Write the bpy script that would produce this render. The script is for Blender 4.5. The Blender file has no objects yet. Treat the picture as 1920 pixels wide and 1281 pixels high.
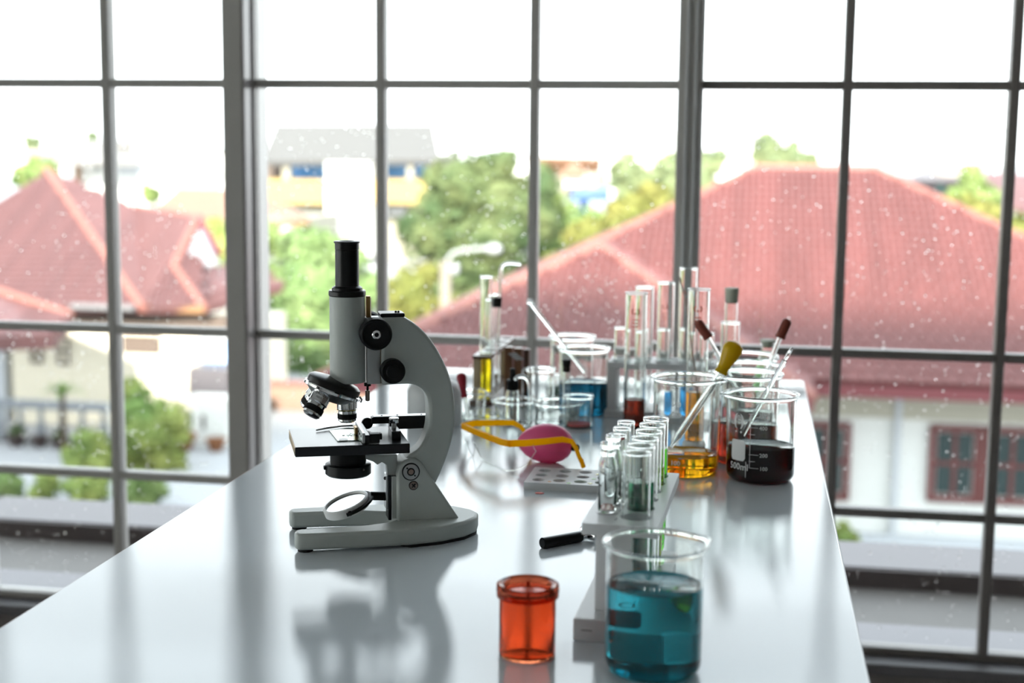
import bpy, math, random
from mathutils import Vector, Matrix, Euler
import numpy as np
rng = random.Random(7)
sc = bpy.context.scene
COL = sc.collection
R = math.radians
PI = math.pi
TZ = 0.80            # height of the table top

# ---------------------------------------------------------------- camera
cam = bpy.data.cameras.new('camera')
cam_ob = bpy.data.objects.new('camera', cam); COL.objects.link(cam_ob)
cam.sensor_width = 36; cam.lens = 50.0; cam.clip_start = 0.05; cam.clip_end = 3000
cam_ob.matrix_world = Matrix(((0.986123, -0.032256, 0.162850, 0), (0.165707, 0.131679, -0.977344, 0), (0.010082, 0.990767, 0.135197, 1.24), (0, 0, 0, 1)))
cam.dof.use_dof = True; cam.dof.focus_distance = 1.62; cam.dof.aperture_fstop = 4.0
sc.camera = cam_ob

# ---------------------------------------------------------------- sky, sun, exposure
world = bpy.data.worlds.new('world'); sc.world = world; world.use_nodes = True
wt = world.node_tree; wt.nodes.clear()
wo = wt.nodes.new('ShaderNodeOutputWorld'); bg = wt.nodes.new('ShaderNodeBackground')
tc = wt.nodes.new('ShaderNodeTexCoord'); sep = wt.nodes.new('ShaderNodeSeparateXYZ'); ramp = wt.nodes.new('ShaderNodeValToRGB')
wt.links.new(tc.outputs['Generated'], sep.inputs[0]); wt.links.new(sep.outputs['Z'], ramp.inputs[0])
ramp.color_ramp.elements[0].position = 0.0; ramp.color_ramp.elements[0].color = (0.96, 0.99, 1.0, 1)
ramp.color_ramp.elements[1].position = 0.6; ramp.color_ramp.elements[1].color = (0.80, 0.91, 1.0, 1)
wt.links.new(ramp.outputs[0], bg.inputs[0]); bg.inputs[1].default_value = 4.2
wt.links.new(bg.outputs[0], wo.inputs[0])
sun = bpy.data.lights.new('sun', 'SUN'); sun.energy = 18.0; sun.angle = R(3); sun.color = (1.0, 0.95, 0.86)
sun_ob = bpy.data.objects.new('sun', sun); COL.objects.link(sun_ob)
sun_ob.rotation_euler = Vector((-0.06, 1.0, -0.445)).to_track_quat('-Z', 'Y').to_euler()
sc.view_settings.view_transform = 'Standard'; sc.view_settings.look = 'None'
sc.view_settings.exposure = 0.0; sc.view_settings.gamma = 1.0; sc.view_settings.use_curve_mapping = False
cy = sc.cycles
cy.max_bounces = 20; cy.transmission_bounces = 20; cy.glossy_bounces = 6; cy.diffuse_bounces = 4; cy.transparent_max_bounces = 32
cy.sample_clamp_indirect = 6.0; cy.blur_glossy = 0.3; cy.use_denoising = True

# ---------------------------------------------------------------- materials
def new_mat(name):
    m = bpy.data.materials.new(name); m.use_nodes = True
    n = m.node_tree.nodes; return m, n, m.node_tree.links, n['Principled BSDF']
def mat(name, col, rough=0.5, metal=0.0, noise=0.0, nscale=20.0, bump=0.0, bscale=60.0, coat=0.0, spec=0.5, tr=0.0, ior=1.45, emit=0.0):
    m, n, l, b = new_mat(name)
    b.inputs['Base Color'].default_value = (*col, 1); b.inputs['Roughness'].default_value = rough
    b.inputs['Metallic'].default_value = metal; b.inputs['Coat Weight'].default_value = coat
    b.inputs['Specular IOR Level'].default_value = spec; b.inputs['Transmission Weight'].default_value = tr; b.inputs['IOR'].default_value = ior
    if noise or bump:
        t = n.new('ShaderNodeTexCoord')
    if noise:
        nz = n.new('ShaderNodeTexNoise'); nz.inputs['Scale'].default_value = nscale; nz.inputs['Detail'].default_value = 4
        mx = n.new('ShaderNodeMix'); mx.data_type = 'RGBA'
        mx.inputs[6].default_value = (*[max(0, c * (1 - noise)) for c in col], 1); mx.inputs[7].default_value = (*[min(1, c * (1 + noise)) for c in col], 1)
        l.new(t.outputs['Object'], nz.inputs['Vector']); l.new(nz.outputs['Fac'], mx.inputs[0]); l.new(mx.outputs[2], b.inputs['Base Color'])
    if bump:
        nb = n.new('ShaderNodeTexNoise'); nb.inputs['Scale'].default_value = bscale; bp = n.new('ShaderNodeBump'); bp.inputs['Strength'].default_value = bump
        bp.inputs['Distance'].default_value = 0.002
        l.new(t.outputs['Object'], nb.inputs['Vector']); l.new(nb.outputs['Fac'], bp.inputs['Height']); l.new(bp.outputs[0], b.inputs['Normal'])
    return m
def glass(name, col=(1, 1, 1), rough=0.0, ior=1.47):
    m = bpy.data.materials.new(name); m.use_nodes = True; n = m.node_tree.nodes; n.clear()
    o = n.new('ShaderNodeOutputMaterial'); g = n.new('ShaderNodeBsdfGlass'); g.inputs['Color'].default_value = (*col, 1)
    g.inputs['Roughness'].default_value = rough; g.inputs['IOR'].default_value = ior; m.node_tree.links.new(g.outputs[0], o.inputs[0]); return m
def thin(name, col=(1, 1, 1), ior=1.45):
    m = bpy.data.materials.new(name); m.use_nodes = True; n = m.node_tree.nodes; n.clear(); l = m.node_tree.links
    o = n.new('ShaderNodeOutputMaterial'); t = n.new('ShaderNodeBsdfTransparent'); t.inputs[0].default_value = (*col, 1)
    g = n.new('ShaderNodeBsdfGlossy'); g.inputs['Roughness'].default_value = 0.01; f = n.new('ShaderNodeFresnel'); f.inputs[0].default_value = ior
    mx = n.new('ShaderNodeMixShader'); l.new(f.outputs[0], mx.inputs[0]); l.new(t.outputs[0], mx.inputs[1]); l.new(g.outputs[0], mx.inputs[2]); l.new(mx.outputs[0], o.inputs[0]); return m

def waxy(name, col, k):
    m, n, l, b = new_mat(name); b.inputs['Base Color'].default_value = (*col, 1); b.inputs['Roughness'].default_value = 0.3
    t = n.new('ShaderNodeBsdfTranslucent'); t.inputs[0].default_value = (*col, 1); mx = n.new('ShaderNodeMixShader'); mx.inputs[0].default_value = k
    l.new(b.outputs[0], mx.inputs[1]); l.new(t.outputs[0], mx.inputs[2]); l.new(mx.outputs[0], n['Material Output'].inputs[0]); return m
MT = {}
MT['glass'] = glass('clear_glass', (0.985, 0.995, 0.99))
MT['glass_tint'] = glass('greenish_glass', (0.93, 0.97, 0.94))
MT['pane'] = thin('window_glass', (0.98, 0.99, 0.985))
MT['drop'] = glass('rain_water', (1, 1, 1), ior=1.33)
MT['water'] = glass('water', (0.98, 1, 1), ior=1.33)
def tinted(name, col, ior, rough=0.0):
    # coloured in transmission, colourless in its mirror reflection
    m = bpy.data.materials.new(name); m.use_nodes = True; n = m.node_tree.nodes; n.clear(); l = m.node_tree.links
    o = n.new('ShaderNodeOutputMaterial'); t = n.new('ShaderNodeBsdfRefraction'); t.inputs['Color'].default_value = (*col, 1); t.inputs['IOR'].default_value = ior; t.inputs['Roughness'].default_value = rough
    g = n.new('ShaderNodeBsdfGlossy'); g.inputs['Roughness'].default_value = rough; f = n.new('ShaderNodeFresnel'); f.inputs[0].default_value = ior
    mx = n.new('ShaderNodeMixShader'); l.new(f.outputs[0], mx.inputs[0]); l.new(t.outputs[0], mx.inputs[1]); l.new(g.outputs[0], mx.inputs[2]); l.new(mx.outputs[0], o.inputs[0]); return m
def liquid(name, ratio): return tinted(name, tuple(math.sqrt(c) for c in ratio), 1.34)
MT['blue'] = liquid('blue_liquid', (0.028, 0.39, 0.49))
MT['teal'] = liquid('teal_liquid', (0.006, 0.10, 0.19))
MT['sky_blue'] = liquid('sky_blue_liquid', (0.03, 0.30, 0.66))
MT['yellow'] = liquid('yellow_liquid', (0.95, 0.42, 0.008))
MT['lemon'] = liquid('lemon_liquid', (0.90, 0.70, 0.01))
MT['amber_l'] = liquid('orange_liquid', (0.85, 0.30, 0.01))
MT['maroon'] = liquid('maroon_liquid', (0.06, 0.0008, 0.007))
MT['red_l'] = liquid('red_orange_liquid', (0.50, 0.085, 0.018))
MT['rose'] = liquid('rose_liquid', (0.42, 0.11, 0.13))
MT['brown_l'] = liquid('brown_liquid', (0.42, 0.14, 0.008))
MT['redbrown'] = liquid('red_brown_liquid', (0.30, 0.022, 0.006))
MT['ygreen'] = liquid('yellow_green_liquid', (0.55, 0.72, 0.03))
MT['green_l'] = liquid('bright_green_liquid', (0.16, 0.80, 0.04))
MT['dkgreen'] = liquid('dark_green_liquid', (0.010, 0.22, 0.09))
MT['blackgreen'] = liquid('black_green_liquid', (0.012, 0.03, 0.02))
MT['amber'] = tinted('amber_plastic', (0.84, 0.46, 0.31), 1.35, 0.03)
MT['amber_dk'] = tinted('amber_lid_plastic', (0.72, 0.33, 0.22), 1.25, 0.06)
MT['table'] = mat('white_laminate', (0.66, 0.71, 0.75), rough=0.04, bump=0.035, bscale=800, spec=0.55)
MT['edge'] = mat('table_edge_band', (0.30, 0.32, 0.34), rough=0.4)
MT['steel'] = mat('painted_steel_leg', (0.45, 0.46, 0.47), rough=0.4)
MT['frame'] = mat('grey_aluminium_frame', (0.50, 0.48, 0.455), rough=0.38, noise=0.06, nscale=8, spec=0.5)
MT['frame_dk'] = mat('dark_aluminium_frame', (0.30, 0.27, 0.26), rough=0.35, spec=0.4)
MT['frame_lt'] = mat('polished_aluminium_bead', (0.70, 0.70, 0.71), rough=0.25)
MT['sill'] = mat('grey_sill', (0.19, 0.18, 0.19), rough=0.5, spec=0.25)
MT['panel'] = mat('dark_wall_panel', (0.16, 0.13, 0.11), rough=0.6, noise=0.1)
MT['frame_br'] = mat('dark_bronze_frame', (0.22, 0.20, 0.19), rough=0.38, noise=0.06, nscale=8)
MT['gasket'] = mat('black_gasket', (0.03, 0.035, 0.04), rough=0.5)
MT['reveal'] = mat('anodised_jamb', (0.42, 0.385, 0.385), rough=0.28, spec=0.6)
MT['paint'] = mat('white_wall_paint', (0.80, 0.80, 0.78), rough=0.7, noise=0.03)
MT['ceil'] = mat('ceiling_paint', (0.78, 0.78, 0.76), rough=0.8, noise=0.02)
MT['floor'] = mat('grey_floor_tile', (0.42, 0.41, 0.40), rough=0.35, noise=0.1, nscale=3)
# microscope
MT['enamel'] = mat('grey_white_enamel', (0.515, 0.55, 0.525), rough=0.42, bump=0.05, bscale=500, noise=0.015, nscale=30)
MT['black'] = mat('black_lacquer', (0.006, 0.006, 0.007), rough=0.3, spec=0.35)
MT['black_m'] = mat('black_matte', (0.006, 0.006, 0.007), rough=0.5, spec=0.25)
MT['stage'] = mat('black_stage_lacquer', (0.006, 0.007, 0.010), rough=0.25, spec=0.5)
MT['brushed'] = mat('brushed_steel', (0.42, 0.43, 0.43), rough=0.35, metal=0.9)
MT['chrome'] = mat('chrome', (0.72, 0.73, 0.74), rough=0.12, metal=1.0)
MT['brass'] = mat('dark_brass', (0.36, 0.23, 0.08), rough=0.35, metal=0.9)
MT['ringy'] = mat('yellow_ring_paint', (0.45, 0.38, 0.05), rough=0.4)
MT['screw'] = mat('darkened_screw', (0.30, 0.24, 0.21), rough=0.35, metal=0.9)
MT['whitepl'] = mat('white_plastic', (0.78, 0.79, 0.78), rough=0.35)
MT['mirror'] = mat('mirror_glass', (0.30, 0.30, 0.295), rough=0.10, metal=1.0)
MT['rubber'] = mat('black_rubber', (0.008, 0.008, 0.008), rough=0.6, spec=0.3)
MT['specimen'] = mat('stained_specimen', (0.10, 0.14, 0.10), rough=0.6)
MT['rack'] = waxy('white_rack_plastic', (0.93, 0.94, 0.95), 0.4)
MT['print_w'] = mat('white_print', (0.75, 0.76, 0.76), rough=0.6)
MT['print_r'] = mat('orange_print', (0.50, 0.09, 0.03), rough=0.6)
MT['print_k'] = mat('dark_print', (0.06, 0.06, 0.06), rough=0.6)
MT['goggle_y'] = waxy('yellow_goggle_frame', (1.0, 0.66, 0.015), 0.85)
MT['lens'] = thin('goggle_polycarbonate', (0.97, 0.97, 0.98), 1.5)
MT['pink'] = waxy('pink_rubber', (0.92, 0.16, 0.38), 0.3)
MT['redbulb'] = mat('dark_red_rubber', (0.32, 0.012, 0.03), rough=0.4)
MT['brownbulb'] = mat('red_brown_rubber', (0.24, 0.05, 0.03), rough=0.5)
MT['mustard'] = waxy('mustard_rubber', (0.74, 0.52, 0.006), 0.45)
MT['greystop'] = mat('grey_green_rubber', (0.55, 0.58, 0.48), rough=0.6)
MT['wood'] = mat('varnished_wood', (0.22, 0.10, 0.045), rough=0.3, noise=0.25, nscale=40)
MT['wood_lt'] = mat('pale_wood', (0.42, 0.33, 0.20), rough=0.35, noise=0.2, nscale=40)
MT['wood_dk'] = mat('dark_wood', (0.10, 0.045, 0.025), rough=0.3, noise=0.2, nscale=40)
MT['bottle'] = waxy('translucent_white_plastic', (0.78, 0.80, 0.80), 0.4)
MT['redsed'] = mat('red_sediment', (0.70, 0.05, 0.05), rough=0.5)
for k, c in dict(w_red=(0.75, 0.06, 0.03), w_orange=(0.75, 0.30, 0.02), w_green=(0.18, 0.45, 0.06), w_dgreen=(0.03, 0.10, 0.02), w_yellow=(0.6, 0.5, 0.03), w_pink=(0.5, 0.18, 0.16), w_grey=(0.35, 0.36, 0.37)).items():
    MT[k] = mat('well_' + k, c, rough=0.15)
# outdoors
def tile_mat(name, a, b, streak):
    m, n, l, bs = new_mat(name)
    t = n.new('ShaderNodeTexCoord'); mp = n.new('ShaderNodeMapping'); mp.inputs['Scale'].default_value = (1.6, 0.16, 0.16)
    nz = n.new('ShaderNodeTexNoise'); nz.inputs['Scale'].default_value = 1.5; nz.inputs['Detail'].default_value = 5
    r = n.new('ShaderNodeValToRGB'); r.color_ramp.elements[0].position = 0.3; r.color_ramp.elements[0].color = (*b, 1)
    r.color_ramp.elements[1].position = 0.62; r.color_ramp.elements[1].color = (*a, 1)
    l.new(t.outputs['Object'], mp.inputs[0]); l.new(mp.outputs[0], nz.inputs['Vector']); l.new(nz.outputs['Fac'], r.inputs[0]); l.new(r.outputs[0], bs.inputs['Base Color'])
    bs.inputs['Roughness'].default_value = 0.55
    return m
MT['tile'] = tile_mat('red_roof_tile', (0.150, 0.046, 0.041), (0.112, 0.034, 0.030), 1)
MT['ridge'] = mat('ridge_tile', (0.232, 0.092, 0.072), rough=0.6, noise=0.15, nscale=3)
MT['tile_old'] = tile_mat('weathered_roof_tile', (0.125, 0.055, 0.053), (0.098, 0.044, 0.043), 1)
MT['tile_gap'] = mat('dark_under_tile_shade', (0.03, 0.012, 0.011), rough=0.9)  # under-tile shadow put into the slab colour, giving dark joints
MT['paleroof'] = mat('pale_grey_roof', (0.19, 0.18, 0.17), rough=0.8)
MT['spire'] = mat('pale_spire', (0.22, 0.19, 0.165), rough=0.7)
MT['stone_dim'] = mat('grey_stone', (0.25, 0.265, 0.285), rough=0.8)
MT['eave_shade'] = mat('beige_eave_shade', (0.42, 0.39, 0.31), rough=0.8)  # colour of the painted shade on the wall top
MT['fascia'] = mat('red_fascia', (0.144, 0.032, 0.036), rough=0.5)
MT['wallw'] = mat('white_render', (0.70, 0.70, 0.66), rough=0.8, noise=0.05, nscale=2)
MT['wallc'] = mat('cream_render', (0.76, 0.69, 0.54), rough=0.8, noise=0.04, nscale=2)
MT['walllc'] = mat('pale_cream_render', (0.30, 0.28, 0.22), rough=0.8, noise=0.04, nscale=2)
MT['ylw'] = mat('yellow_render', (0.34, 0.235, 0.085), rough=0.8)
MT['redwood'] = mat('red_window_wood', (0.132, 0.034, 0.030), rough=0.5)
MT['dkglass'] = mat('dark_window_glass', (0.020, 0.040, 0.038), rough=0.1, spec=0.6)
MT['blueglass'] = mat('blue_shutter', (0.12, 0.38, 0.85), rough=0.3)
MT['greyroof'] = mat('grey_sheet_roof', (0.098, 0.094, 0.089), rough=0.7, noise=0.06, nscale=1)
MT['orangeroof'] = mat('orange_sheet_roof', (0.21, 0.115, 0.07), rough=0.6, noise=0.1, nscale=1)
MT['brownw'] = mat('brown_boards', (0.104, 0.076, 0.060), rough=0.7, noise=0.2, nscale=2)
MT['orangew'] = mat('orange_board', (0.220, 0.112, 0.048), rough=0.7)
MT['gutter'] = mat('grey_gutter', (0.168, 0.168, 0.172), rough=0.5)
MT['conc'] = mat('wet_concrete', (0.088, 0.079, 0.072), rough=0.5, noise=0.3, nscale=2.5, spec=0.35)
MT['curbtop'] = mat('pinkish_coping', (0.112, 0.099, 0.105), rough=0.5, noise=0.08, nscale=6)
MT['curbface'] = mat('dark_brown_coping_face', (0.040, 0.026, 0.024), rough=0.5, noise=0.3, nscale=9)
MT['joint'] = mat('dark_joint', (0.024, 0.022, 0.022), rough=0.8)
MT['yard'] = mat('pale_yard_concrete', (0.33, 0.33, 0.335), rough=0.8, noise=0.1, nscale=0.4)
MT['terr'] = mat('terracotta_paving', (0.23, 0.145, 0.105), rough=0.8, noise=0.12, nscale=1)
MT['post'] = mat('concrete_post', (0.208, 0.184, 0.148), rough=0.8, noise=0.1)
MT['lampw'] = mat('white_lamp_shell', (0.340, 0.348, 0.348), rough=0.4)
MT['tank'] = mat('blue_awning', (0.03, 0.085, 0.30), rough=0.5)
MT['bark'] = mat('bark', (0.064, 0.044, 0.028), rough=0.9, noise=0.3)
MT['pot'] = mat('terracotta_pot', (0.220, 0.088, 0.036), rough=0.8)
MT['potdk'] = mat('dark_pot', (0.040, 0.024, 0.022), rough=0.7)
MT['balu'] = mat('pale_grey_balustrade', (0.50, 0.52, 0.54), rough=0.7)
def leaf(name, a, b):
    m, n, l, bs = new_mat(name); t = n.new('ShaderNodeTexCoord'); nz = n.new('ShaderNodeTexNoise'); nz.inputs['Scale'].default_value = 0.9; nz.inputs['Detail'].default_value = 3
    r = n.new('ShaderNodeValToRGB'); r.color_ramp.elements[0].position = 0.35; r.color_ramp.elements[0].color = (*a, 1); r.color_ramp.elements[1].position = 0.65; r.color_ramp.elements[1].color = (*b, 1)
    l.new(t.outputs['Object'], nz.inputs['Vector']); l.new(nz.outputs['Fac'], r.inputs[0]); l.new(r.outputs[0], bs.inputs['Base Color']); bs.inputs['Roughness'].default_value = 0.7; bs.inputs['Specular IOR Level'].default_value = 0.15
    return m
MT['leaf_ivy'] = leaf('ivy_leaf', (0.118, 0.190, 0.068), (0.176, 0.240, 0.098))
MT['leaf_dk'] = leaf('dark_tree_leaf', (0.053, 0.090, 0.037), (0.123, 0.147, 0.060))
MT['leaf_mid'] = leaf('mid_green_leaf', (0.105, 0.175, 0.055), (0.18, 0.225, 0.075))
MT['leaf_yel'] = leaf('yellow_green_leaf', (0.113, 0.131, 0.032), (0.184, 0.176, 0.050))
MT['leaf_lime'] = leaf('lime_leaf', (0.14, 0.22, 0.06), (0.33, 0.35, 0.10))
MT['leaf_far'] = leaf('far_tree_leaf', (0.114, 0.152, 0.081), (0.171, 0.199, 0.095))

# ---------------------------------------------------------------- mesh builder
class MB:
    def __init__(s): s.v = []; s.f = []
    def add(s, vs, fs):
        o = len(s.v); s.v.extend([tuple(p) for p in vs]); s.f.extend([tuple(o + i for i in f) for f in fs]); return s
    def box(s, lo, hi, M=None):
        x0, y0, z0 = lo; x1, y1, z1 = hi
        vs = [Vector(p) for p in ((x0,y0,z0),(x1,y0,z0),(x1,y1,z0),(x0,y1,z0),(x0,y0,z1),(x1,y0,z1),(x1,y1,z1),(x0,y1,z1))]
        if M is not None: vs = [M @ p for p in vs]
        return s.add(vs, [(0,3,2,1),(4,5,6,7),(0,1,5,4),(1,2,6,5),(2,3,7,6),(3,0,4,7)])
    def lathe(s, prof, n=32, M=None, closed=True):
        # prof: list of (r, z); r = 0 collapses to a pole; a closed profile loops back
        rings = []; vs = []; fs = []
        for r, z in prof:
            if r <= 1e-7: rings.append([len(vs)]); vs.append(Vector((0, 0, z)))
            else:
                rings.append(list(range(len(vs), len(vs) + n)))
                vs.extend(Vector((r * math.cos(2*PI*k/n), r * math.sin(2*PI*k/n), z)) for k in range(n))
        for a, b in zip(rings, rings[1:]):
            for k in range(n):
                k2 = (k + 1) % n
                if len(a) == 1 and len(b) == 1: break
                if len(a) == 1: fs.append((a[0], b[k2], b[k]))
                elif len(b) == 1: fs.append((a[k], a[k2], b[0]))
                else: fs.append((a[k], a[k2], b[k2], b[k]))
        if M is not None: vs = [M @ p for p in vs]
        return s.add(vs, fs)
    def tube(s, pts, r, n=10, caps=True, flat=None):
        pts = [Vector(p) for p in pts]; N = len(pts); rs = r if isinstance(r, (list, tuple)) else [r] * N
        vs = []; fs = []; prev = None
        for i, p in enumerate(pts):
            t = (pts[min(i+1, N-1)] - pts[max(i-1, 0)]).normalized()
            if prev is None:
                a = Vector((0, 0, 1)) if abs(t.z) < 0.9 else Vector((1, 0, 0)); u = t.cross(a).normalized()
            else: u = (prev - t * prev.dot(t)).normalized()
            prev = u; w = t.cross(u)
            for k in range(n):
                c, q = math.cos(2*PI*k/n), math.sin(2*PI*k/n)
                vs.append(p + u * (rs[i] * c) + w * (rs[i] * q * (flat or 1)))
        for i in range(N - 1):
            for k in range(n):
                k2 = (k+1) % n; fs.append((i*n+k, i*n+k2, (i+1)*n+k2, (i+1)*n+k))
        if caps: fs.append(tuple(reversed(range(n)))); fs.append(tuple(range((N-1)*n, N*n)))
        return s.add(vs, fs)
    def prism(s, poly, a, b, axis='v', M=None):
        # poly in a plane, extruded from a to b. axis 'v': (u,z) outline along v; axis 'z': (x,y) outline along z
        n = len(poly)
        f = (lambda p, h: Vector((p[0], h, p[1]))) if axis == 'v' else (lambda p, h: Vector((p[0], p[1], h)))
        vs = [f(p, a) for p in poly] + [f(p, b) for p in poly]
        if M is not None: vs = [M @ p for p in vs]
        fs = [tuple(range(n)), tuple(reversed(range(n, 2*n)))] + [(i, n+i, n+(i+1) % n, (i+1) % n) for i in range(n)]
        return s.add(vs, fs)
    def ball(s, c, r, n=16, m=10, sc=(1, 1, 1)):
        prof = [(r * math.sin(PI*i/m), -r * math.cos(PI*i/m)) for i in range(m+1)]
        prof[0] = (0, -r); prof[-1] = (0, r)
        return s.lathe(prof, n, Matrix.Translation(c) @ Matrix.Diagonal((*sc, 1)))
    def build(s, name, m, parent=None, smooth=35, bevel=0.0, seg=2, loc=None):
        me = bpy.data.meshes.new(name); me.from_pydata(s.v, [], s.f); me.update()
        import bmesh
        b = bmesh.new(); b.from_mesh(me); bmesh.ops.recalc_face_normals(b, faces=b.faces); b.to_mesh(me); b.free()
        me.materials.append(MT[m] if isinstance(m, str) else m)
        if smooth:
            me.polygons.foreach_set('use_smooth', [True] * len(me.polygons))
            me.set_sharp_from_angle(angle=R(smooth))
        o = bpy.data.objects.new(name, me); COL.objects.link(o)
        if parent is not None: o.parent = parent
        if loc is not None: o.location = loc
        if bevel:
            md = o.modifiers.new('bevel', 'BEVEL'); md.width = bevel; md.segments = seg; md.limit_method = 'ANGLE'; md.angle_limit = R(40); md.harden_normals = False
        return o
def empty(name, loc=(0, 0, 0), rz=0.0):
    o = bpy.data.objects.new(name, None); COL.objects.link(o); o.location = loc; o.rotation_euler = (0, 0, rz); o.empty_display_size = 0.05; return o
def tag(o, label, cat, group=None, kind=None):
    o['label'] = label; o['category'] = cat
    if group: o['group'] = group
    if kind: o['kind'] = kind
    return o
def thing(name, label, cat, loc=(0, 0, 0), rz=0.0, group=None): return tag(empty(name, loc, rz), label, cat, group)
def struct(o): o['kind'] = 'structure'; return o
def stuff(o): o['kind'] = 'stuff'; return o
def axis_m(o, d, up=(0, 0, 1)):
    # matrix taking local +Z to direction d, origin at o
    d = Vector(d).normalized(); return Matrix.Translation(o) @ d.to_track_quat('Z', 'Y').to_matrix().to_4x4()

def text_mesh(body, size, bold=0.0):
    cu = bpy.data.curves.new('txt', 'FONT'); cu.body = body; cu.size = size; cu.offset = bold; cu.resolution_u = 2
    o = bpy.data.objects.new('txt', cu); COL.objects.link(o); bpy.context.view_layer.update()
    me = bpy.data.meshes.new_from_object(o.evaluated_get(bpy.context.evaluated_depsgraph_get()))
    vs = [v.co.copy() for v in me.vertices]; fs = [tuple(p.vertices) for p in me.polygons]
    bpy.data.objects.remove(o); bpy.data.curves.remove(cu); bpy.data.meshes.remove(me)
    return vs, fs
def wrap(vs, r, phi, z0):
    # flat (x, y) print wrapped on a cylinder of radius r, seen from outside; x grows to the right (counter-clockwise)
    return [Vector((r * math.cos(phi + p[0] / r), r * math.sin(phi + p[0] / r), z0 + p[1])) for p in vs]
def grid_rect(w, h, nx=8, rad=0.0):
    vs = []; fs = []
    for i in range(nx + 1):
        x = w * i / nx; d = min(x, w - x); c = 0.0
        if rad and d < rad: c = rad - math.sqrt(max(0, rad*rad - (rad - d)**2))
        vs += [Vector((x, c, 0)), Vector((x, h - c, 0))]
    for i in range(nx): fs.append((2*i, 2*i+2, 2*i+3, 2*i+1))
    return vs, fs
def ring_flat(cx, cy, r0, r1, a0=0.0, a1=2*PI, n=20, sy=1.0):
    vs = []; fs = []
    for i in range(n + 1):
        a = a0 + (a1 - a0) * i / n
        vs += [Vector((cx + r0*math.cos(a), cy + sy*r0*math.sin(a), 0)), Vector((cx + r1*math.cos(a), cy + sy*r1*math.sin(a), 0))]
    for i in range(n): fs.append((2*i, 2*i+1, 2*i+3, 2*i+2))
    return vs, fs
def off(vf, dx, dy): return [Vector((p[0]+dx, p[1]+dy, 0)) for p in vf[0]], vf[1]

# ================================================================= the room
YG = 2.88
def slab(name, lo, hi, m, parent=None, bevel=0.0):
    return MB().box(lo, hi).build(name, m, parent, smooth=0, bevel=bevel)
XL, XR, YB, ZC = -2.45, 2.6, -3.4, 2.75
struct(slab('floor', (XL - .2, YB - .2, -0.2), (XR + .2, 3.1, 0.0), 'floor'))
struct(slab('ceiling', (XL - .2, YB - .2, ZC), (XR + .2, 3.1, ZC + .25), 'ceil'))
# left wall with a broad window of its own
for lo, hi in (((XL - .2, YB, 0), (XL, 3.05, .30)), ((XL - .2, YB, 2.60), (XL, 3.05, ZC)), ((XL - .2, YB, .30), (XL, -1.75, 2.60)), ((XL - .2, 2.55, .30), (XL, 3.05, 2.60))):
    struct(slab('wall_left', lo, hi, 'paint'))
struct(slab('wall_right', (XR, YB, 0.0), (XR + .2, 3.05, ZC), 'panel'))
struct(slab('wall_back', (XL - .2, YB - .2, 0.0), (XR + .2, YB, ZC), 'paint'))
struct(slab('wall_front', (XL, 2.84, 0.0), (XR, 3.02, 0.205), 'frame_dk'))
struct(slab('wall_upper', (-32, -9, ZC + .25), (14, 3.3, 8.75), 'paint'))        # the storeys above
struct(slab('wall_front_upper', (XL, 2.84, 2.62), (XR, 3.02, ZC), 'paint'))
struct(slab('wall_left_lower', (-32, -9, -6.2), (XL - .2, 3.05, -.2), 'paint'))
struct(slab('wall_right_lower', (XR + .2, -9, -6.2), (14, 3.05, 3.0), 'paint'))

# window sill, standing out a little from the wall under it
struct(slab('trim_1', (XL, 2.80, 0.205), (XR, 3.06, 0.228), 'sill', bevel=.003))

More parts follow.
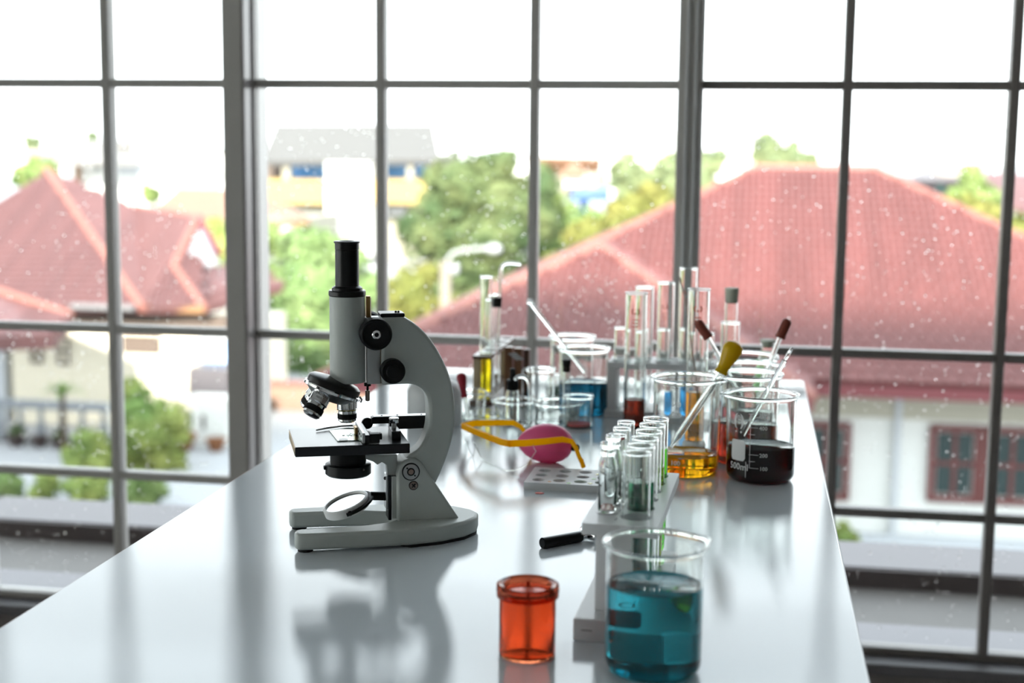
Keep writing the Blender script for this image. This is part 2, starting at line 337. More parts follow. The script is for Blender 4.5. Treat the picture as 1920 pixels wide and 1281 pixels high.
TR_Z = [0.52, 0.842, 1.366, 1.89, 2.30]
def window(name, x0, x1, mull, jl, jr, fm='frame'):
    w = empty(name, ((x0 + x1) / 2, YG, 0.228)); struct(w); cx = (x0 + x1) / 2
    def b(nm, xa, xb, za, zb, ya=2.858, yb=2.895, m=None, bev=.003):
        return MB().box((xa - cx, ya - YG, za - .228), (xb - cx, yb - YG, zb - .228)).build(nm, m or fm, w, smooth=0, bevel=bev)
    b('frame', x0, x1, .228, .243); b('frame', x0, x1, 2.585, 2.62)
    b('frame', x0, x0 + jl, .243, 2.585); b('frame', x1 - jr, x1, .243, 2.585)
    xs = [x0 + jl] + mull + [x1 - jr]; hw = .0094
    for x in mull: b('mullion', x - hw, x + hw, .243, 2.585)
    zs = [.243] + TR_Z + [2.585]; hh = .0088
    for z in TR_Z:
        for i, (xa, xb) in enumerate(zip(xs, xs[1:])):
            b('transom', xa + (hw if i else 0), xb - (hw if i < len(mull) else 0), z - hh, z + hh, 2.859, 2.891)
    d = MB(); hid = 0
    for i, (xa, xb) in enumerate(zip(xs, xs[1:])):
        for j, (za, zb) in enumerate(zip(zs, zs[1:])):
            A = xa + (hw if i else 0); B = xb - (hw if i < len(mull) else 0)
            b('pane', A, B, za + (hh if j else 0), zb - (hh if j < len(TR_Z) else 0), YG - .002, YG + .002, 'pane', 0)
            if j > 3 or xb < -1.75 or xa > .62: continue
            # rain drops on the outer face of the glass, in loose clusters
            area = (xb - xa) * (zb - za)
            dens = (2100 if j == 1 else 1700 if j == 0 else 1500 if j == 2 else 120)
            cl = [(rng.uniform(xa, xb), rng.uniform(za, zb)) for _ in range(3)]
            for _ in range(int(area * dens)):
                if rng.random() < .45:
                    c = rng.choice(cl); px, pz = rng.gauss(c[0], .05), rng.gauss(c[1], .06)
                else: px, pz = rng.uniform(xa, xb), rng.uniform(za, zb)
                r = rng.choice((.0008, .0010, .0013, .0015, .0018, .0023))
                if not (A + r < px < B - r and za + .012 < pz < zb - .012): continue
                M = Matrix.Translation((px - cx, YG + .002 - YG, pz - .228)) @ Matrix.Rotation(R(-90), 4, 'X')
                d.lathe([(0, -.0001), (r, -.0001), (r*.86, r*.36), (r*.5, r*.58), (0, r*.66)], 8, M)
    stuff(d.build('raindrops', 'drop', w, smooth=60))
    return w
PLX0, PLX1 = -1.072, -1.030
MU0, MU1 = -.148, -.1035
window('window_1', -2.30, PLX0, [-1.975, -1.665, -1.352], .03, .004)
window('window_2', PLX1 + .004, MU0, [-.755, -.437], .003, .003)
window('window_3', MU1, 1.72, [.177, .487, .797, 1.107, 1.417], .003, .03, 'frame_br')
w4 = empty('window_4', (XL - .1, .4, .30)); struct(w4)
for k in range(6): MB().box((-.03, -2.15 + .86 * k - .02, 0), (.03, -2.15 + .86 * k + .02, 2.3)).build('mullion', 'frame', w4, smooth=0)
for zz in (0, 1.1, 2.26): MB().box((-.03, -2.15, zz), (.03, 2.15, zz + .04)).build('transom', 'frame', w4, smooth=0)
for k in range(5):
    for z0, z1 in ((.04, 1.1), (1.14, 2.26)): MB().box((-.003, -2.13 + .86 * k, z0), (.003, -1.31 + .86 * k, z1)).build('pane', 'pane', w4, smooth=0)
# the pillar between window_1 and window_2: face, jamb, gasket
t = empty('trim_2', ((PLX0 + PLX1)/2, 2.88, .228)); struct(t)
def pb(nm, xa, xb, ya, yb, m, par, x, bev=.002): return MB().box((xa - x, ya - 2.88, 0), (xb - x, yb - 2.88, 2.392)).build(nm, m, par, smooth=0, bevel=bev)
xp = (PLX0 + PLX1)/2
pb('face', PLX0, PLX1, 2.805, 2.96, 'frame', t, xp)
pb('jamb', PLX1, PLX1 + .004, 2.808, 2.846, 'reveal', t, xp, .0005)
pb('gasket', PLX1, PLX1 + .002, 2.846, 2.853, 'gasket', t, xp, 0)
pb('jamb', PLX1, PLX1 + .004, 2.853, 2.877, 'reveal', t, xp, .0005)
# the grooved post between window_2 and window_3
t = empty('trim_3', ((MU0 + MU1)/2, 2.88, .228)); struct(t); xm = (MU0 + MU1)/2
pb('face', MU0, MU1, 2.838, 2.95, 'frame', t, xm)
for gx in (MU0 + .0165, MU0 + .034): pb('bead', gx - .0026, gx + .0026, 2.831, 2.838, 'frame_lt', t, xm, .0008)
# posts at the outer ends
for i, xa, xb in ((4, -2.45, -2.30), (5, 1.72, 2.6)): struct(slab('trim_%d' % i, (xa, 2.84, .228), (xb, 2.98, 2.62), 'paint'))

# ================================================================= outside: slab and kerb before the window
GZ = -6.2
struct(slab('ground', (-400, 3.0, GZ - 1), (400, 900, GZ), 'yard'))
struct(slab('balcony_slab', (-9, 3.02, -.15), (8, 3.57, .15), 'conc'))
kb = empty('kerb', (0, 3.58, .15)); struct(kb)
kx = -9.0
while kx < 8:
    L = .76
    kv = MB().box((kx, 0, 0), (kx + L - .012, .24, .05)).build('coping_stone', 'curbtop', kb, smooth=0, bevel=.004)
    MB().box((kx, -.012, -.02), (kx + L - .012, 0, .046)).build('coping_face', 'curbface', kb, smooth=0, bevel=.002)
    kx += L
struct(slab('balcony_edge', (-9, 3.57, -.15), (8, 3.83, .149), 'conc'))

# ================================================================= the neighbouring houses
NT = [0]
def frame_of(p0, p1, p2):
    # axes of a roof plane: e1 along the eave p0->p1, e2 up the slope towards p2, n outward
    p0, p1, p2 = map(Vector, (p0, p1, p2)); e1 = (p1 - p0).normalized(); d = p2 - p0; e2 = (d - e1 * d.dot(e1)).normalized(); n = e1.cross(e2)
    if n.z < 0: n = -n
    return p0, e1, e2, n
def inside(poly, x, y):
    c = False
    for (x0, y0), (x1, y1) in zip(poly, poly[1:] + poly[:1]):
        if (y0 > y) != (y1 > y) and x < (x1 - x0) * (y - y0) / (y1 - y0) + x0: c = not c
    return c
def tile_shape(w, h):
    # double-roll clay tile: two rolls across, nose lifted over the course below
    vs = []; fs = []; N = 8
    prof = [0.0, .042, .052, .042, 0.0, .042, .052, .042, 0.0]
    for j, (yy, lift) in enumerate(((0.0, .032), (h * 1.08, .004))):
        for i in range(N + 1): vs.append((w * (i / N - .5), yy, prof[i] + lift))
    for i in range(N): fs.append((i, i+1, N+2+i, N+1+i))
    base = len(vs)
    for i in range(N + 1): vs.append((w * (i / N - .5), 0.0, -.01))
    for i in range(N): fs.append((base+i, base+i+1, i+1, i))
    return vs, fs
def roof_plane(root, pts, eave, m='tile', singles=0, w=.28, h=.30, thick=.12, vis=None):
    """a sloping roof face: slab under it, tiles laid on it in courses from the eave up"""
    o, e1, e2, n = frame_of(*eave)
    P = [Vector(p) for p in pts]
    s = MB(); top = [p - n * .03 for p in P]; bot = [p - n * thick for p in P]; k = len(P)
    s.add(top + bot, [tuple(range(k)), tuple(range(2*k - 1, k - 1, -1))] + [(i, (i+1) % k, k + (i+1) % k, k + i) for i in range(k)])
    rf = s.build('roof', 'tile_gap' if m == 'tile' else m, root, smooth=0)
    loc = [((p - o).dot(e1), (p - o).dot(e2)) for p in P]
    xs = [a for a, b in loc]; ys = [b for a, b in loc]
    cells = []
    j = 0; y = min(ys)
    while y < max(ys):
        x = min(xs) + (w/2 if j % 2 else 0)
        while x < max(xs) + w:
            if inside(loc, x, y + h * .5): cells.append((x, y))
            x += w
        y += h; j += 1
    vs, fs = tile_shape(w * .95, h)
    cells.sort(key=lambda c: (c[1], c[0]))
    rot = Matrix((e1, e2, n)).transposed().to_4x4()
    me = None; many = MB(); cnt = 0
    for x, y in cells:
        p = o + e1 * x + e2 * y
        jit = Matrix.Rotation(rng.gauss(0, .006), 4, 'Z') @ Matrix.Translation((0, 0, rng.uniform(0, .008)))
        if cnt < singles and (vis is None or vis(p)):
            if me is None:
                q = MB().add(vs, fs); to = q.build('roof_tile', m, rf, smooth=50); me = to.data
            else:
                to = bpy.data.objects.new('roof_tile', me); COL.objects.link(to); to.parent = rf
            to.matrix_local = Matrix.Translation(p - rf.location) @ rot @ jit; cnt += 1
        else:
            M = Matrix.Translation(p) @ rot @ jit; many.add([M @ Vector(v) for v in vs], fs)
    if many.v: stuff(many.build('roof_tiles', m, rf, smooth=50))
    return rf
def ridge(root, a, b, r=.11, m='ridge'):
    a, b = Vector(a), Vector(b); L = (b - a).length; n = max(2, int(L / .42)); q = MB()
    for i in range(n):
        p0 = a.lerp(b, i / n); p1 = a.lerp(b, (i + 1.06) / n); q.tube([p0, p1], [r, r * .86], 8)
    return q.build('ridge', m, root, smooth=40)

# ---- the big red hip roof on the right
rh = thing('hip_roof_house', 'big white-walled house at right with a broad red tiled hip roof', 'house', (2.5, 30, GZ))
loc0 = Vector((2.5, 30, GZ))
def L_(p, o=loc0): return Vector(p) - o
EZ = -2.75
R0, R1 = (0.1034, 32.4, 0.8779), (2.6515, 32.4, 0.7923)
RZ = (R0[2] + R1[2]) / 2
RA, RB = L_((R0[0], 32.4, RZ)), L_((R1[0], 32.4, RZ))
CA, CB = L_((-7.4, 25, EZ)), L_((10.2, 25, EZ))
inview = lambda p: True
roof_plane(rh, [CA, CB, RB, RA], (CA, CB, RA), singles=160, vis=lambda p: -0.2 < p.x < 5.2 and p.y < -2)
roof_plane(rh, [CB, L_((10.2, 40, EZ)), RB], (CB, L_((10.2, 40, EZ)), RB))
roof_plane(rh, [L_((-7.4, 40, EZ)), CA, RA], (L_((-7.4, 40, EZ)), CA, RA))
WA = L_((-2.9123, 27.9, -0.6609)); WL, WR = L_((-7.3, 23.4, EZ)), L_((1.1, 23.4, EZ))
roof_plane(rh, [WL, WR, WA], (WL, WR, WA), singles=130, vis=lambda p: p.x > -7.6 and p.y > -6.4)
WK = WA + Vector((0, 3.2, 0))
roof_plane(rh, [WR, L_((1.1, 28, EZ)), WK, WA], (WR, L_((1.1, 28, EZ)), WA))
roof_plane(rh, [L_((-7.3, 28, EZ)), WL, WA, WK], (L_((-7.3, 28, EZ)), WL, WA))
ridge(rh, WA, WR); ridge(rh, WA, WL); ridge(rh, RA, RB); ridge(rh, RB, CB); ridge(rh, RA, CA)
for a, b in (((-7.3, 23.3), (1.1, 23.3)), ((1.1, 24.9), (10.2, 24.9))):
    MB().box(L_((a[0], a[1], EZ - .24)), L_((b[0], b[1] + .12, EZ - .03))).build('fascia', 'fascia', rh, smooth=0)
MB().box(L_((-6.6, 26.2, GZ)), L_((9.4, 38, EZ))).build('wall', 'wallw', rh, smooth=0)
MB().box(L_((-6.4, 24.4, GZ)), L_((0.2, 26.3, EZ))).build('wall', 'wallw', rh, smooth=0)
px_d = (2.7455, 26.05, -4.174)[0]
MB().box(L_((.3, 26.1, EZ - .8)), L_((9.4, 26.2, EZ - .2))).build('eave_shade', 'eave_shade', rh, smooth=0)  # thin beige band painting the shade under the eave onto the wall
MB().box(L_((px_d - .05, 26.05, GZ)), L_((px_d + .05, 26.2, EZ))).build('downpipe', 'balu', rh, smooth=0)
MB().box(L_((-6.6, 25.95, GZ)), L_((9.4, 26.2, GZ + .5))).build('plinth', 'balu', rh, smooth=0)
def house_window(root, x0, x1, z0, z1, y, cols, rows, fm, gm, fr=.10, o=loc0, split=None):
    W = MB()
    W.box(Vector((x0, y - .06, z0)) - o, Vector((x1, y + .02, z0 + fr)) - o).box(Vector((x0, y - .06, z1 - fr)) - o, Vector((x1, y + .02, z1)) - o)
    W.box(Vector((x0, y - .06, z0 + fr)) - o, Vector((x0 + fr, y + .02, z1 - fr)) - o).box(Vector((x1 - fr, y - .06, z0 + fr)) - o, Vector((x1, y + .02, z1 - fr)) - o)
    if split: W.box(Vector((split - fr, y - .07, z0 + fr)) - o, Vector((split + fr, y + .02, z1 - fr)) - o)
    f = W.build('window', fm, root, smooth=0)
    xs = [x0 + fr + (x1 - x0 - 2*fr) * i / cols for i in range(cols + 1)]; zs = [z0 + fr + (z1 - z0 - 2*fr) * i / rows for i in range(rows + 1)]
    for a, b in zip(xs, xs[1:]):
        for c, d in zip(zs, zs[1:]): MB().box(Vector((a + .035, y, c + .035)) - o, Vector((b - .035, y + .03, d - .035)) - o).build('pane', gm, f, smooth=0)
    q = MB()
    for a in xs[1:-1]: q.box(Vector((a - .035, y - .03, z0 + fr)) - o, Vector((a + .035, y + .02, z1 - fr)) - o)
    for c in zs[1:-1]: q.box(Vector((x0 + fr, y - .025, c - .035)) - o, Vector((x1 - fr, y + .015, c + .035)) - o)
    if q.v: q.build('glazing_bar', fm, f, smooth=0)
    return f
wa, wb = (3.3068, 26.1, -5.0478), (4.1912, 26.1, -3.6307)
house_window(rh, wa[0], wb[0] + .03, wa[2], wb[2], 26.15, 2, 2, 'redwood', 'dkglass', .12)
house_window(rh, wb[0] + .05, wb[0] + 1.1, wa[2], wb[2], 26.15, 2, 2, 'redwood', 'dkglass', .12)
house_window(rh, wb[0] + 1.12, wb[0] + 2.15, wa[2], wb[2], 26.15, 2, 2, 'redwood', 'dkglass', .12)
wc, wd = (1.0577, 26.1, -5.114), (1.9364, 26.1, -3.658)
house_window(rh, wc[0], wd[0], wc[2], wd[2], 26.15, 2, 2, 'redwood', 'dkglass', .12)

# ---- the house on the left with weathered roofs
lh = thing('gabled_house', 'cream house to the left with weathered pink tiled roofs and a small gable', 'house', (-12, 36, GZ))
lo = Vector((-12, 36, GZ))
def lp(p): return Vector(p) - lo
def slope(pts, m='tile_old', w=.28, h=.24, thick=.14):
    P = [lp(p) for p in pts]
    return roof_plane(lh, P, (P[0], P[1], P[2]), m, w=w, h=h, thick=thick)
A1 = (-20.3163, 39, 0.433); B1 = (-15.0357, 33.6, -2.8944); C1 = (-23.9051, 33.6, -3.0789)
D1 = (-18.1211, 40, -0.6244); H1 = (-15.1253, 37.6, -0.7756); I1 = (-14.9473, 35.4, -1.9594); J1 = (-13.529, 33.9, -2.8842)
slope([C1, B1, A1])
slope([B1, J1, H1]); slope([B1, H1, D1]); slope([B1, D1, A1])
slope([J1, (-12.035, 35.6, -2.4383), (-13.4005, 37.4, -1.9657), I1])
for a, b in ((A1, B1), (I1, J1), (H1, I1)): ridge(lh, lp(a), lp(b), .13)
ridge(lh, lp(D1), lp(H1), .1); ridge(lh, lp(H1), lp((-14.0108, 36.2, -1.6298)), .12, 'fascia')
g = [(-14.8704, 35.9, -1.8838), (-13.9739, 35.9, -1.863), (-14.4181, 35.9, -0.9945)]
MB().prism([(lp(p)[0], lp(p)[2]) for p in g], 35.9 - 36, 36.1 - 36).build('gable', 'stone_dim', lh, smooth=0)
def lbox(nm, p0, p1, y, dep, m): 
    return MB().box(lp((p0[0], y, min(p0[2], p1[2]))), lp((p1[0], y + dep, max(p0[2], p1[2])))).build(nm, m, lh, smooth=0)
lbox('gutter', (-16.9145, 33.4, -2.7908), (-15.2022, 33.4, -2.9041), 33.4, .15, 'gutter')
lbox('eave_board', (-17.3528, 34.4, -3.0911), (-13.1355, 34.4, -3.4222), 34.4, .3, 'brownw')
lbox('eave_board', (-15.0077, 33.8, -2.8069), (-13.5054, 33.8, -2.9805), 33.8, .12, 'orangew')
lbox('wall', (-19.2573, 34.7, -3.5921), (-13.3311, 34.7, -7.1797), 34.7, 5, 'wallc')
lbox('wall', (-26.0571, 35, -3.6606), (-19.6445, 35, -7.5494), 35.0, 5, 'balu')
lbox('shutter', (-16.091, 34.6, -3.7069), (-15.0436, 34.6, -4.1774), 34.6, .09, 'brownw')
lbox('canopy', (-13.8778, 33.6, -4.3491), (-12.8206, 33.6, -5.1533), 33.6, 1.0, 'curbtop')
for a, b in (((-18.6937, 34.6, -4.5441), (-18.373, 34.6, -4.0632)), ((-17.9387, 34.6, -4.5603), (-17.6131, 34.6, -3.84))):
    house_window(lh, a[0], b[0], a[2], b[2], 34.68, 1, 2, 'brownw', 'wallc', .05, lo)
a, b = (-13.9992, 34.6, -4.5051), (-13.1725, 34.6, -3.6696)
house_window(lh, a[0], b[0], a[2], b[2], 34.66, 4, 1, 'balu', 'blueglass', .1, lo)
slope([(-20.0279, 29.4, -3.4368), (-15.4527, 29.6, -3.0941), (-15.4786, 30.6, -2.7009), (-17.7787, 31.6, -2.3005), (-22.0689, 32.6, -1.4996)], thick=.3)
ridge(lh, lp((-17.9164, 31.6, -2.2783)), lp((-15.4786, 30.6, -2.7009)), .1)
lbox('beam', (-17.7177, 30, -3.1688), (-15.724, 30, -3.4375), 30.0, .3, 'fascia')

# ---- terrace with pots before the cream house
bl = thing('balustrade', 'pale stone balustrade with bulging balusters before the cream house', 'balustrade', (-12.5, 32.6, GZ))
bo = Vector((-12.5, 32.6, GZ))
p0, p1 = (-19.3292, 32.6, -5.2363), (-15.4331, 32.6, -5.0818); zb = (-17.062, 32.6, -6.3137)[2]
MB().box(Vector((p0[0], 32.5, p0[2] - .12)) - bo, Vector((p1[0], 32.75, p0[2] + .08)) - bo).build('rail', 'stone_dim', bl, smooth=0)
MB().box(Vector((p0[0], 32.45, GZ)) - bo, Vector((p1[0], 32.8, zb)) - bo).build('plinth', 'stone_dim', bl, smooth=0)
nb = 7
for i in range(nb):
    x = p0[0] + (p1[0] - p0[0]) * (i + .5) / nb; H = p0[2] - .12 - zb
    MB().lathe([(0, 0), (.06, 0), (.08, .08), (.07, .1), (.13, H*.35), (.07, H*.7), (.06, H - .06), (.06, H), (0, H)], 10, Matrix.Translation(Vector((x, 32.62, zb)) - bo)).build('baluster', 'stone_dim', bl)
MB().box(Vector((p1[0] - .05, 32.45, GZ)) - bo, Vector((p1[0] + .3, 32.8, p0[2] + .12)) - bo).build('pier', 'wallw', bl, smooth=0)
def pot(px, py, Y, s, m, label, plant=None):
    x, y, z = px
    t = thing('plant_pot', label, 'pot', (x, Y, GZ), 0, 'pots in the yards')
    hh = max(.15, z - GZ)
    MB().lathe([(0, 0), (s*.6, 0), (s*.75, s*.4), (s*1.0, s*1.1), (s*1.08, s*1.1), (s*1.08, s*1.3), (s*.9, s*1.3), (s*.8, s*.9), (0, s*.9)], 14).build('pot', m, t)
    if plant: foliage(t, [((0, 0, s*1.55), s*.75, 60)], plant, .10)
    return t
def foliage(root, blobs, m, size, name='foliage', seed=1, flat=1.0):
    g = np.random.default_rng(seed + len(blobs)); V = []; F = []
    for (c, r, n) in blobs:
        d = g.normal(size=(n, 3)); d /= np.linalg.norm(d, axis=1)[:, None]
        rad = r * (1 - .45 * g.random(n) ** 2.2)
        p = np.array(c) + d * rad[:, None] * np.array([1, 1, flat])
        u = g.normal(size=(n, 3)) * .6 + d * .0; w = g.normal(size=(n, 3))
        nn = d + .5 * g.normal(size=(n, 3)); nn /= np.linalg.norm(nn, axis=1)[:, None]
        u = np.cross(nn, w); u /= np.linalg.norm(u, axis=1)[:, None]; w = np.cross(nn, u)
        sz = size * (.6 + .8 * g.random(n))[:, None]
        q = np.stack([p - u*sz, p + w*sz*.55, p + u*sz, p - w*sz*.55], 1).reshape(-1, 3)
        o = len(V); V.extend(q.tolist()); F.extend([(o+4*i, o+4*i+1, o+4*i+2, o+4*i+3) for i in range(n)])
    me = bpy.data.meshes.new(name); me.from_pydata(V, [], F); me.materials.append(MT[m]); me.update()
    o = bpy.data.objects.new(name, me); COL.objects.link(o); o.parent = root; o['kind'] = 'stuff'
    # inner mass keeps daylight from passing straight through the crown
    b = MB()
    for (c, r, n) in blobs: b.ball(c, r * .74, 10, 7, (1, 1, flat))
    o2 = b.build(name, m, root, smooth=60); o2['kind'] = 'stuff'
    return o
NTREE = [0]
def tree(name, label, cat, Y, blobs, m, size, group=None, trunk=True, dens=1.0):
    """blobs in the crown: (pixel-free) world x, z, radius; base on the ground under the first"""
    NTREE[0] += 1
    x0 = sum(b[0] for b in blobs) / len(blobs)
    t = thing(name, label, cat, (x0, Y, GZ), 0, group)
    bl = []
    g = random.Random(NTREE[0])
    for (x, z, r) in blobs:
        n = int(dens * 62 * (r / size) ** 1.35 / 3) + 60
        bl.append(((x - x0, g.uniform(-.4, .4) * r, z - GZ), r, min(n, 5200)))
        for k in range(5):
            a = g.uniform(0, 2*PI); rr = r * g.uniform(.35, .55)
            bl.append(((x - x0 + math.cos(a) * r * .8, -abs(math.sin(a)) * r * .5, z - GZ + g.uniform(-.75, .8) * r), rr, min(int(n * .3), 1500)))
    foliage(t, bl, m, size, seed=NTREE[0])
    if trunk:
        top = max(z for x, z, r in blobs) - GZ
        q = MB(); q.tube([(0, 0, 0), (.1, 0, top * .35), (0, 0, top * .7)], [.22, .16, .08], 8).build('trunk', 'bark', t)
    return t

# ---- trees and shrubs
tree('ivy_tree', 'bright green ivy-clad tree standing left of the yellow balcony building', 'tree', 46, [(-14.69, -2.27, 0.86), (-14.43, -3.52, 1.53), (-15.01, -5.35, 1.67), (-13.5, -3.86, 1.26), (-14.08, -6.42, 1.72), (-12.57, -3.56, 0.64)], 'leaf_ivy', .16, dens=1.5)
tree('leafy_tree', 'darker green tree behind the ivy-clad tree beside the pillar', 'tree', 52, [(-18.09, -2.35, 0.69), (-18.21, -3.78, 0.82), (-18.34, -5.43, 0.92)], 'leaf_mid', .17)
tree('broad_tree', 'big dark green broad-crowned tree behind the street lamp', 'tree', 50, [(-10.22, -0.07, 1.18), (-9.06, 0.23, 0.85), (-11.19, -1.89, 1.26), (-9.43, -2.05, 1.91), (-8.28, -1.08, 1.36), (-10.3, -4.18, 1.73), (-8.35, -4.12, 1.53)], 'leaf_dk', .17, dens=1.3)
tree('yellowish_tree', 'yellow-green tree low before the big dark tree, left of the lamp post', 'tree', 44, [(-10.62, -3.31, 0.85), (-10.8, -4.61, 1.02), (-9.58, -4.23, 0.76)], 'leaf_yel', .16)
tree('spreading_tree', 'mid green tree right of the big dark tree, under the blue awning', 'tree', 54, [(-7.49, -1.74, 1.26), (-7.68, -3.28, 1.23), (-6.26, -1.92, 1.02)], 'leaf_mid', .17, dens=1.2)
tree('yellow_hedge_tree', 'yellow-green trees\' crown along the left slope of the red roof', 'tree', 48, [(-5.28, -1.93, 0.87), (-4.12, -1.18, 0.86), (-3.06, -0.63, 0.71), (-6.36, -3.13, 0.91)], 'leaf_yel', .16, dens=1.1)
tree('far_tree', 'hazy tree standing before the white block with grey windows', 'tree', 84, [(-7.12, -0.04, 1.06), (-6.63, -1.12, 1.13)], 'leaf_far', .26)
tree('far_tree', 'hazy tree just left of the grooved window post', 'tree', 86, [(-5.06, 0.12, 0.96), (-4.66, -0.98, 1.09), (-5.34, -1.63, 0.96)], 'leaf_far', .26)
tree('far_tree', 'hazy tree just right of the grooved window post above the red roof', 'tree', 88, [(-2.76, 0.28, 0.97), (-3.22, -0.69, 1.11)], 'leaf_far', .26)
tree('far_tree', 'hazy tree behind the ridge of the red hip roof', 'tree', 90, [(0.84, 1.22, 0.86), (2.38, 0.78, 0.79), (1.25, 0.47, 0.99), (3.35, 0.6, 0.52)], 'leaf_far', .26)
tree('far_tree', 'slim hazy tree before the distant pink roofs at right', 'tree', 92, [(13.46, -0.05, 0.59), (13.41, -0.87, 0.73)], 'leaf_mid', .26)
tree('garden_tree', 'green tree right of the red roof before the distant pink roofs', 'tree', 60, [(9.35, -0.66, 0.6), (8.64, -0.89, 0.6)], 'leaf_mid', .2)
tree('garden_tree', 'yellow-green tree beyond the right slope of the red roof', 'tree', 56, [(9.37, -1.63, 0.88), (8.38, -1.25, 0.72), (10.36, -2.21, 1.2), (7.59, -0.96, 0.52)], 'leaf_yel', .2)
tree('far_tree', 'pale green tree at the far left above the weathered roof', 'tree', 70, [(-36.61, -0.55, 0.95), (-37.46, -0.36, 0.73), (-36.4, -0.15, 0.56)], 'leaf_mid', .22)
tree('far_tree', 'tiny dark treetop on the skyline at far left', 'tree', 150, [(-79.83, 0.97, 0.84)], 'leaf_far', .4)
tree('far_tree', 'tiny pointed treetop on the skyline beside the first mullion', 'tree', 158, [(-76.27, 1.9, 0.63)], 'leaf_far', .4)
tree('garden_tree', 'small round green tree left of the pale orange roof', 'tree', 58, [(-25.43, -0.95, 0.39)], 'leaf_mid', .2)
tree('garden_tree', 'lime green tree behind the small gable', 'tree', 47, [(-18.18, -1.86, 0.41), (-17.9, -2.41, 0.56), (-18.37, -1.58, 0.26)], 'leaf_lime', .16)
tree('flowering_bush', 'big yellow-green bush before the cream house', 'bush', 30.5, [(-13.94, -4.5, 0.39), (-13.5, -5.24, 0.76), (-14.04, -5.89, 0.62), (-13.04, -5.09, 0.49), (-13.19, -5.98, 0.44)], 'leaf_lime', .11, trunk=False, dens=.8)
tree('low_bush', 'low green bush with yellow blooms below the balustrade', 'bush', 29.4, [(-14.49, -5.53, 0.38), (-14.75, -5.84, 0.34), (-14.3, -5.84, 0.34)], 'leaf_lime', .11, trunk=False, dens=.8)
for i, (px, py, pr, lab) in enumerate(((25,915,30,0),)): pass
tree('hedge_plant', 'leafy hedge plant above the kerb, leftmost of the row', 'bush', 27, [(-15.18, -5.88, 0.31)], 'leaf_mid', .1, 'hedge plants behind the kerb', False, .8)
tree('hedge_plant', 'bright leafy hedge plant above the kerb between the leftmost and the widest', 'bush', 27, [(-14.4, -5.9, 0.31)], 'leaf_lime', .1, 'hedge plants behind the kerb', False, .8)
tree('hedge_plant', 'widest green hedge plant above the kerb left of the first mullion', 'bush', 27, [(-13.57, -5.86, 0.31), (-13.19, -5.86, 0.29)], 'leaf_lime', .1, 'hedge plants behind the kerb', False, .8)
tree('hedge_plant', 'olive green hedge plant above the kerb right of the first mullion', 'bush', 27, [(-12.33, -5.86, 0.4), (-11.98, -5.8, 0.29)], 'leaf_mid', .1, 'hedge plants behind the kerb', False, .8)
tree('garden_plant', 'bright green garden plant at the foot of the white wall by the table edge', 'bush', 25, [(1.85, -5.54, 0.19), (1.77, -5.38, 0.13)], 'leaf_lime', .09, None, False, .8)
pl = thing('young_palm', 'slim young palm rising before the balustrade', 'palm', ((-15.9016, 30.9, -5.9333)[0], 30.9, GZ))
zt = (-15.8569, 30.9, -4.6474)[2] - GZ
MB().tube([(0, 0, 0), (0, 0, zt)], [.09, .06], 8).build('trunk', 'bark', pl)
fr = MB()
for k in range(15):
    a = 2*PI*k/15; e = .5 + .5*(k % 3)/2; L = .75
    pts = [Vector((0, 0, zt)) + Vector((math.cos(a)*L*s*math.cos(e), math.sin(a)*L*s*math.cos(e), L*s*math.sin(e) - .5*s*s*L)) for s in (0, .3, .6, 1)]
    fr.tube(pts, [.03, .07, .05, .01], 4, flat=.15)
stuff(fr.build('frond', 'leaf_lime', pl))
pot((-17.7156, 32, -6.0034), 31, 32.0, .24, 'potdk', 'dark plant pot at far left before the balustrade', 'leaf_dk')
pot((-17.1077, 32, -6.0033), 74, 32.0, .21, 'potdk', 'dark plant pot in the middle before the balustrade', None)
pot((-16.5716, 32, -5.9529), 112, 32.0, .21, 'potdk', 'dark plant pot right of the young palm', 'leaf_dk')
pot((-13.5623, 32.5, -6.0946), 345, 32.5, .3, 'pot', 'orange clay pot beside the big yellow-green bush', None)
pot((-12.7355, 32.5, -6.0574), 405, 32.5, .24, 'pot', 'orange clay pot by the white gate pier near the pillar', None)
gp = thing('gate_pier', 'white gate pier with a dark slot near the pillar', 'pier', ((-13.17, 33, -6.2481)[0], 33, GZ)); go = Vector(((-13.17, 33, -6.2481)[0], 33, GZ))
a, b = (-13.5604, 33, -6.198), (-12.6477, 33, -5.0815)
MB().box(Vector((a[0], 33, GZ)) - go, Vector((b[0], 33.4, b[2])) - go).build('pier', 'wallw', gp, smooth=0)
MB().box(Vector((a[0] - .06, 32.92, b[2])) - go, Vector((b[0] + .06, 33.48, b[2] + .12)) - go).build('cap', 'wallw', gp, smooth=0)
a, b = (-13.2861, 33, -5.7801), (-13.209, 33, -5.413)
MB().box(Vector((a[0], 32.97, a[2])) - go, Vector((b[0], 33.0, b[2])) - go).build('slot', 'potdk', gp, smooth=0)

# terracotta paved court below the ivy tree, with a pale kerb
ct = thing('courtyard_wall', 'low terracotta wall below the ivy-clad tree', 'wall', ((-12.7375, 38, -6.6566)[0], 38, GZ)); co = Vector(((-12.7375, 38, -6.6566)[0], 38, GZ))
a, b = (-13.8439, 38, -6.7039), (-7.8119, 38, -5.4709)
MB().box(Vector((a[0], 38, GZ)) - co, Vector((b[0], 38.4, b[2])) - co).build('wall', 'terr', ct, smooth=0)
MB().box(Vector((a[0], 37.9, b[2])) - co, Vector((b[0], 38.5, b[2] + .06)) - co).build('coping', 'ridge', ct, smooth=0)

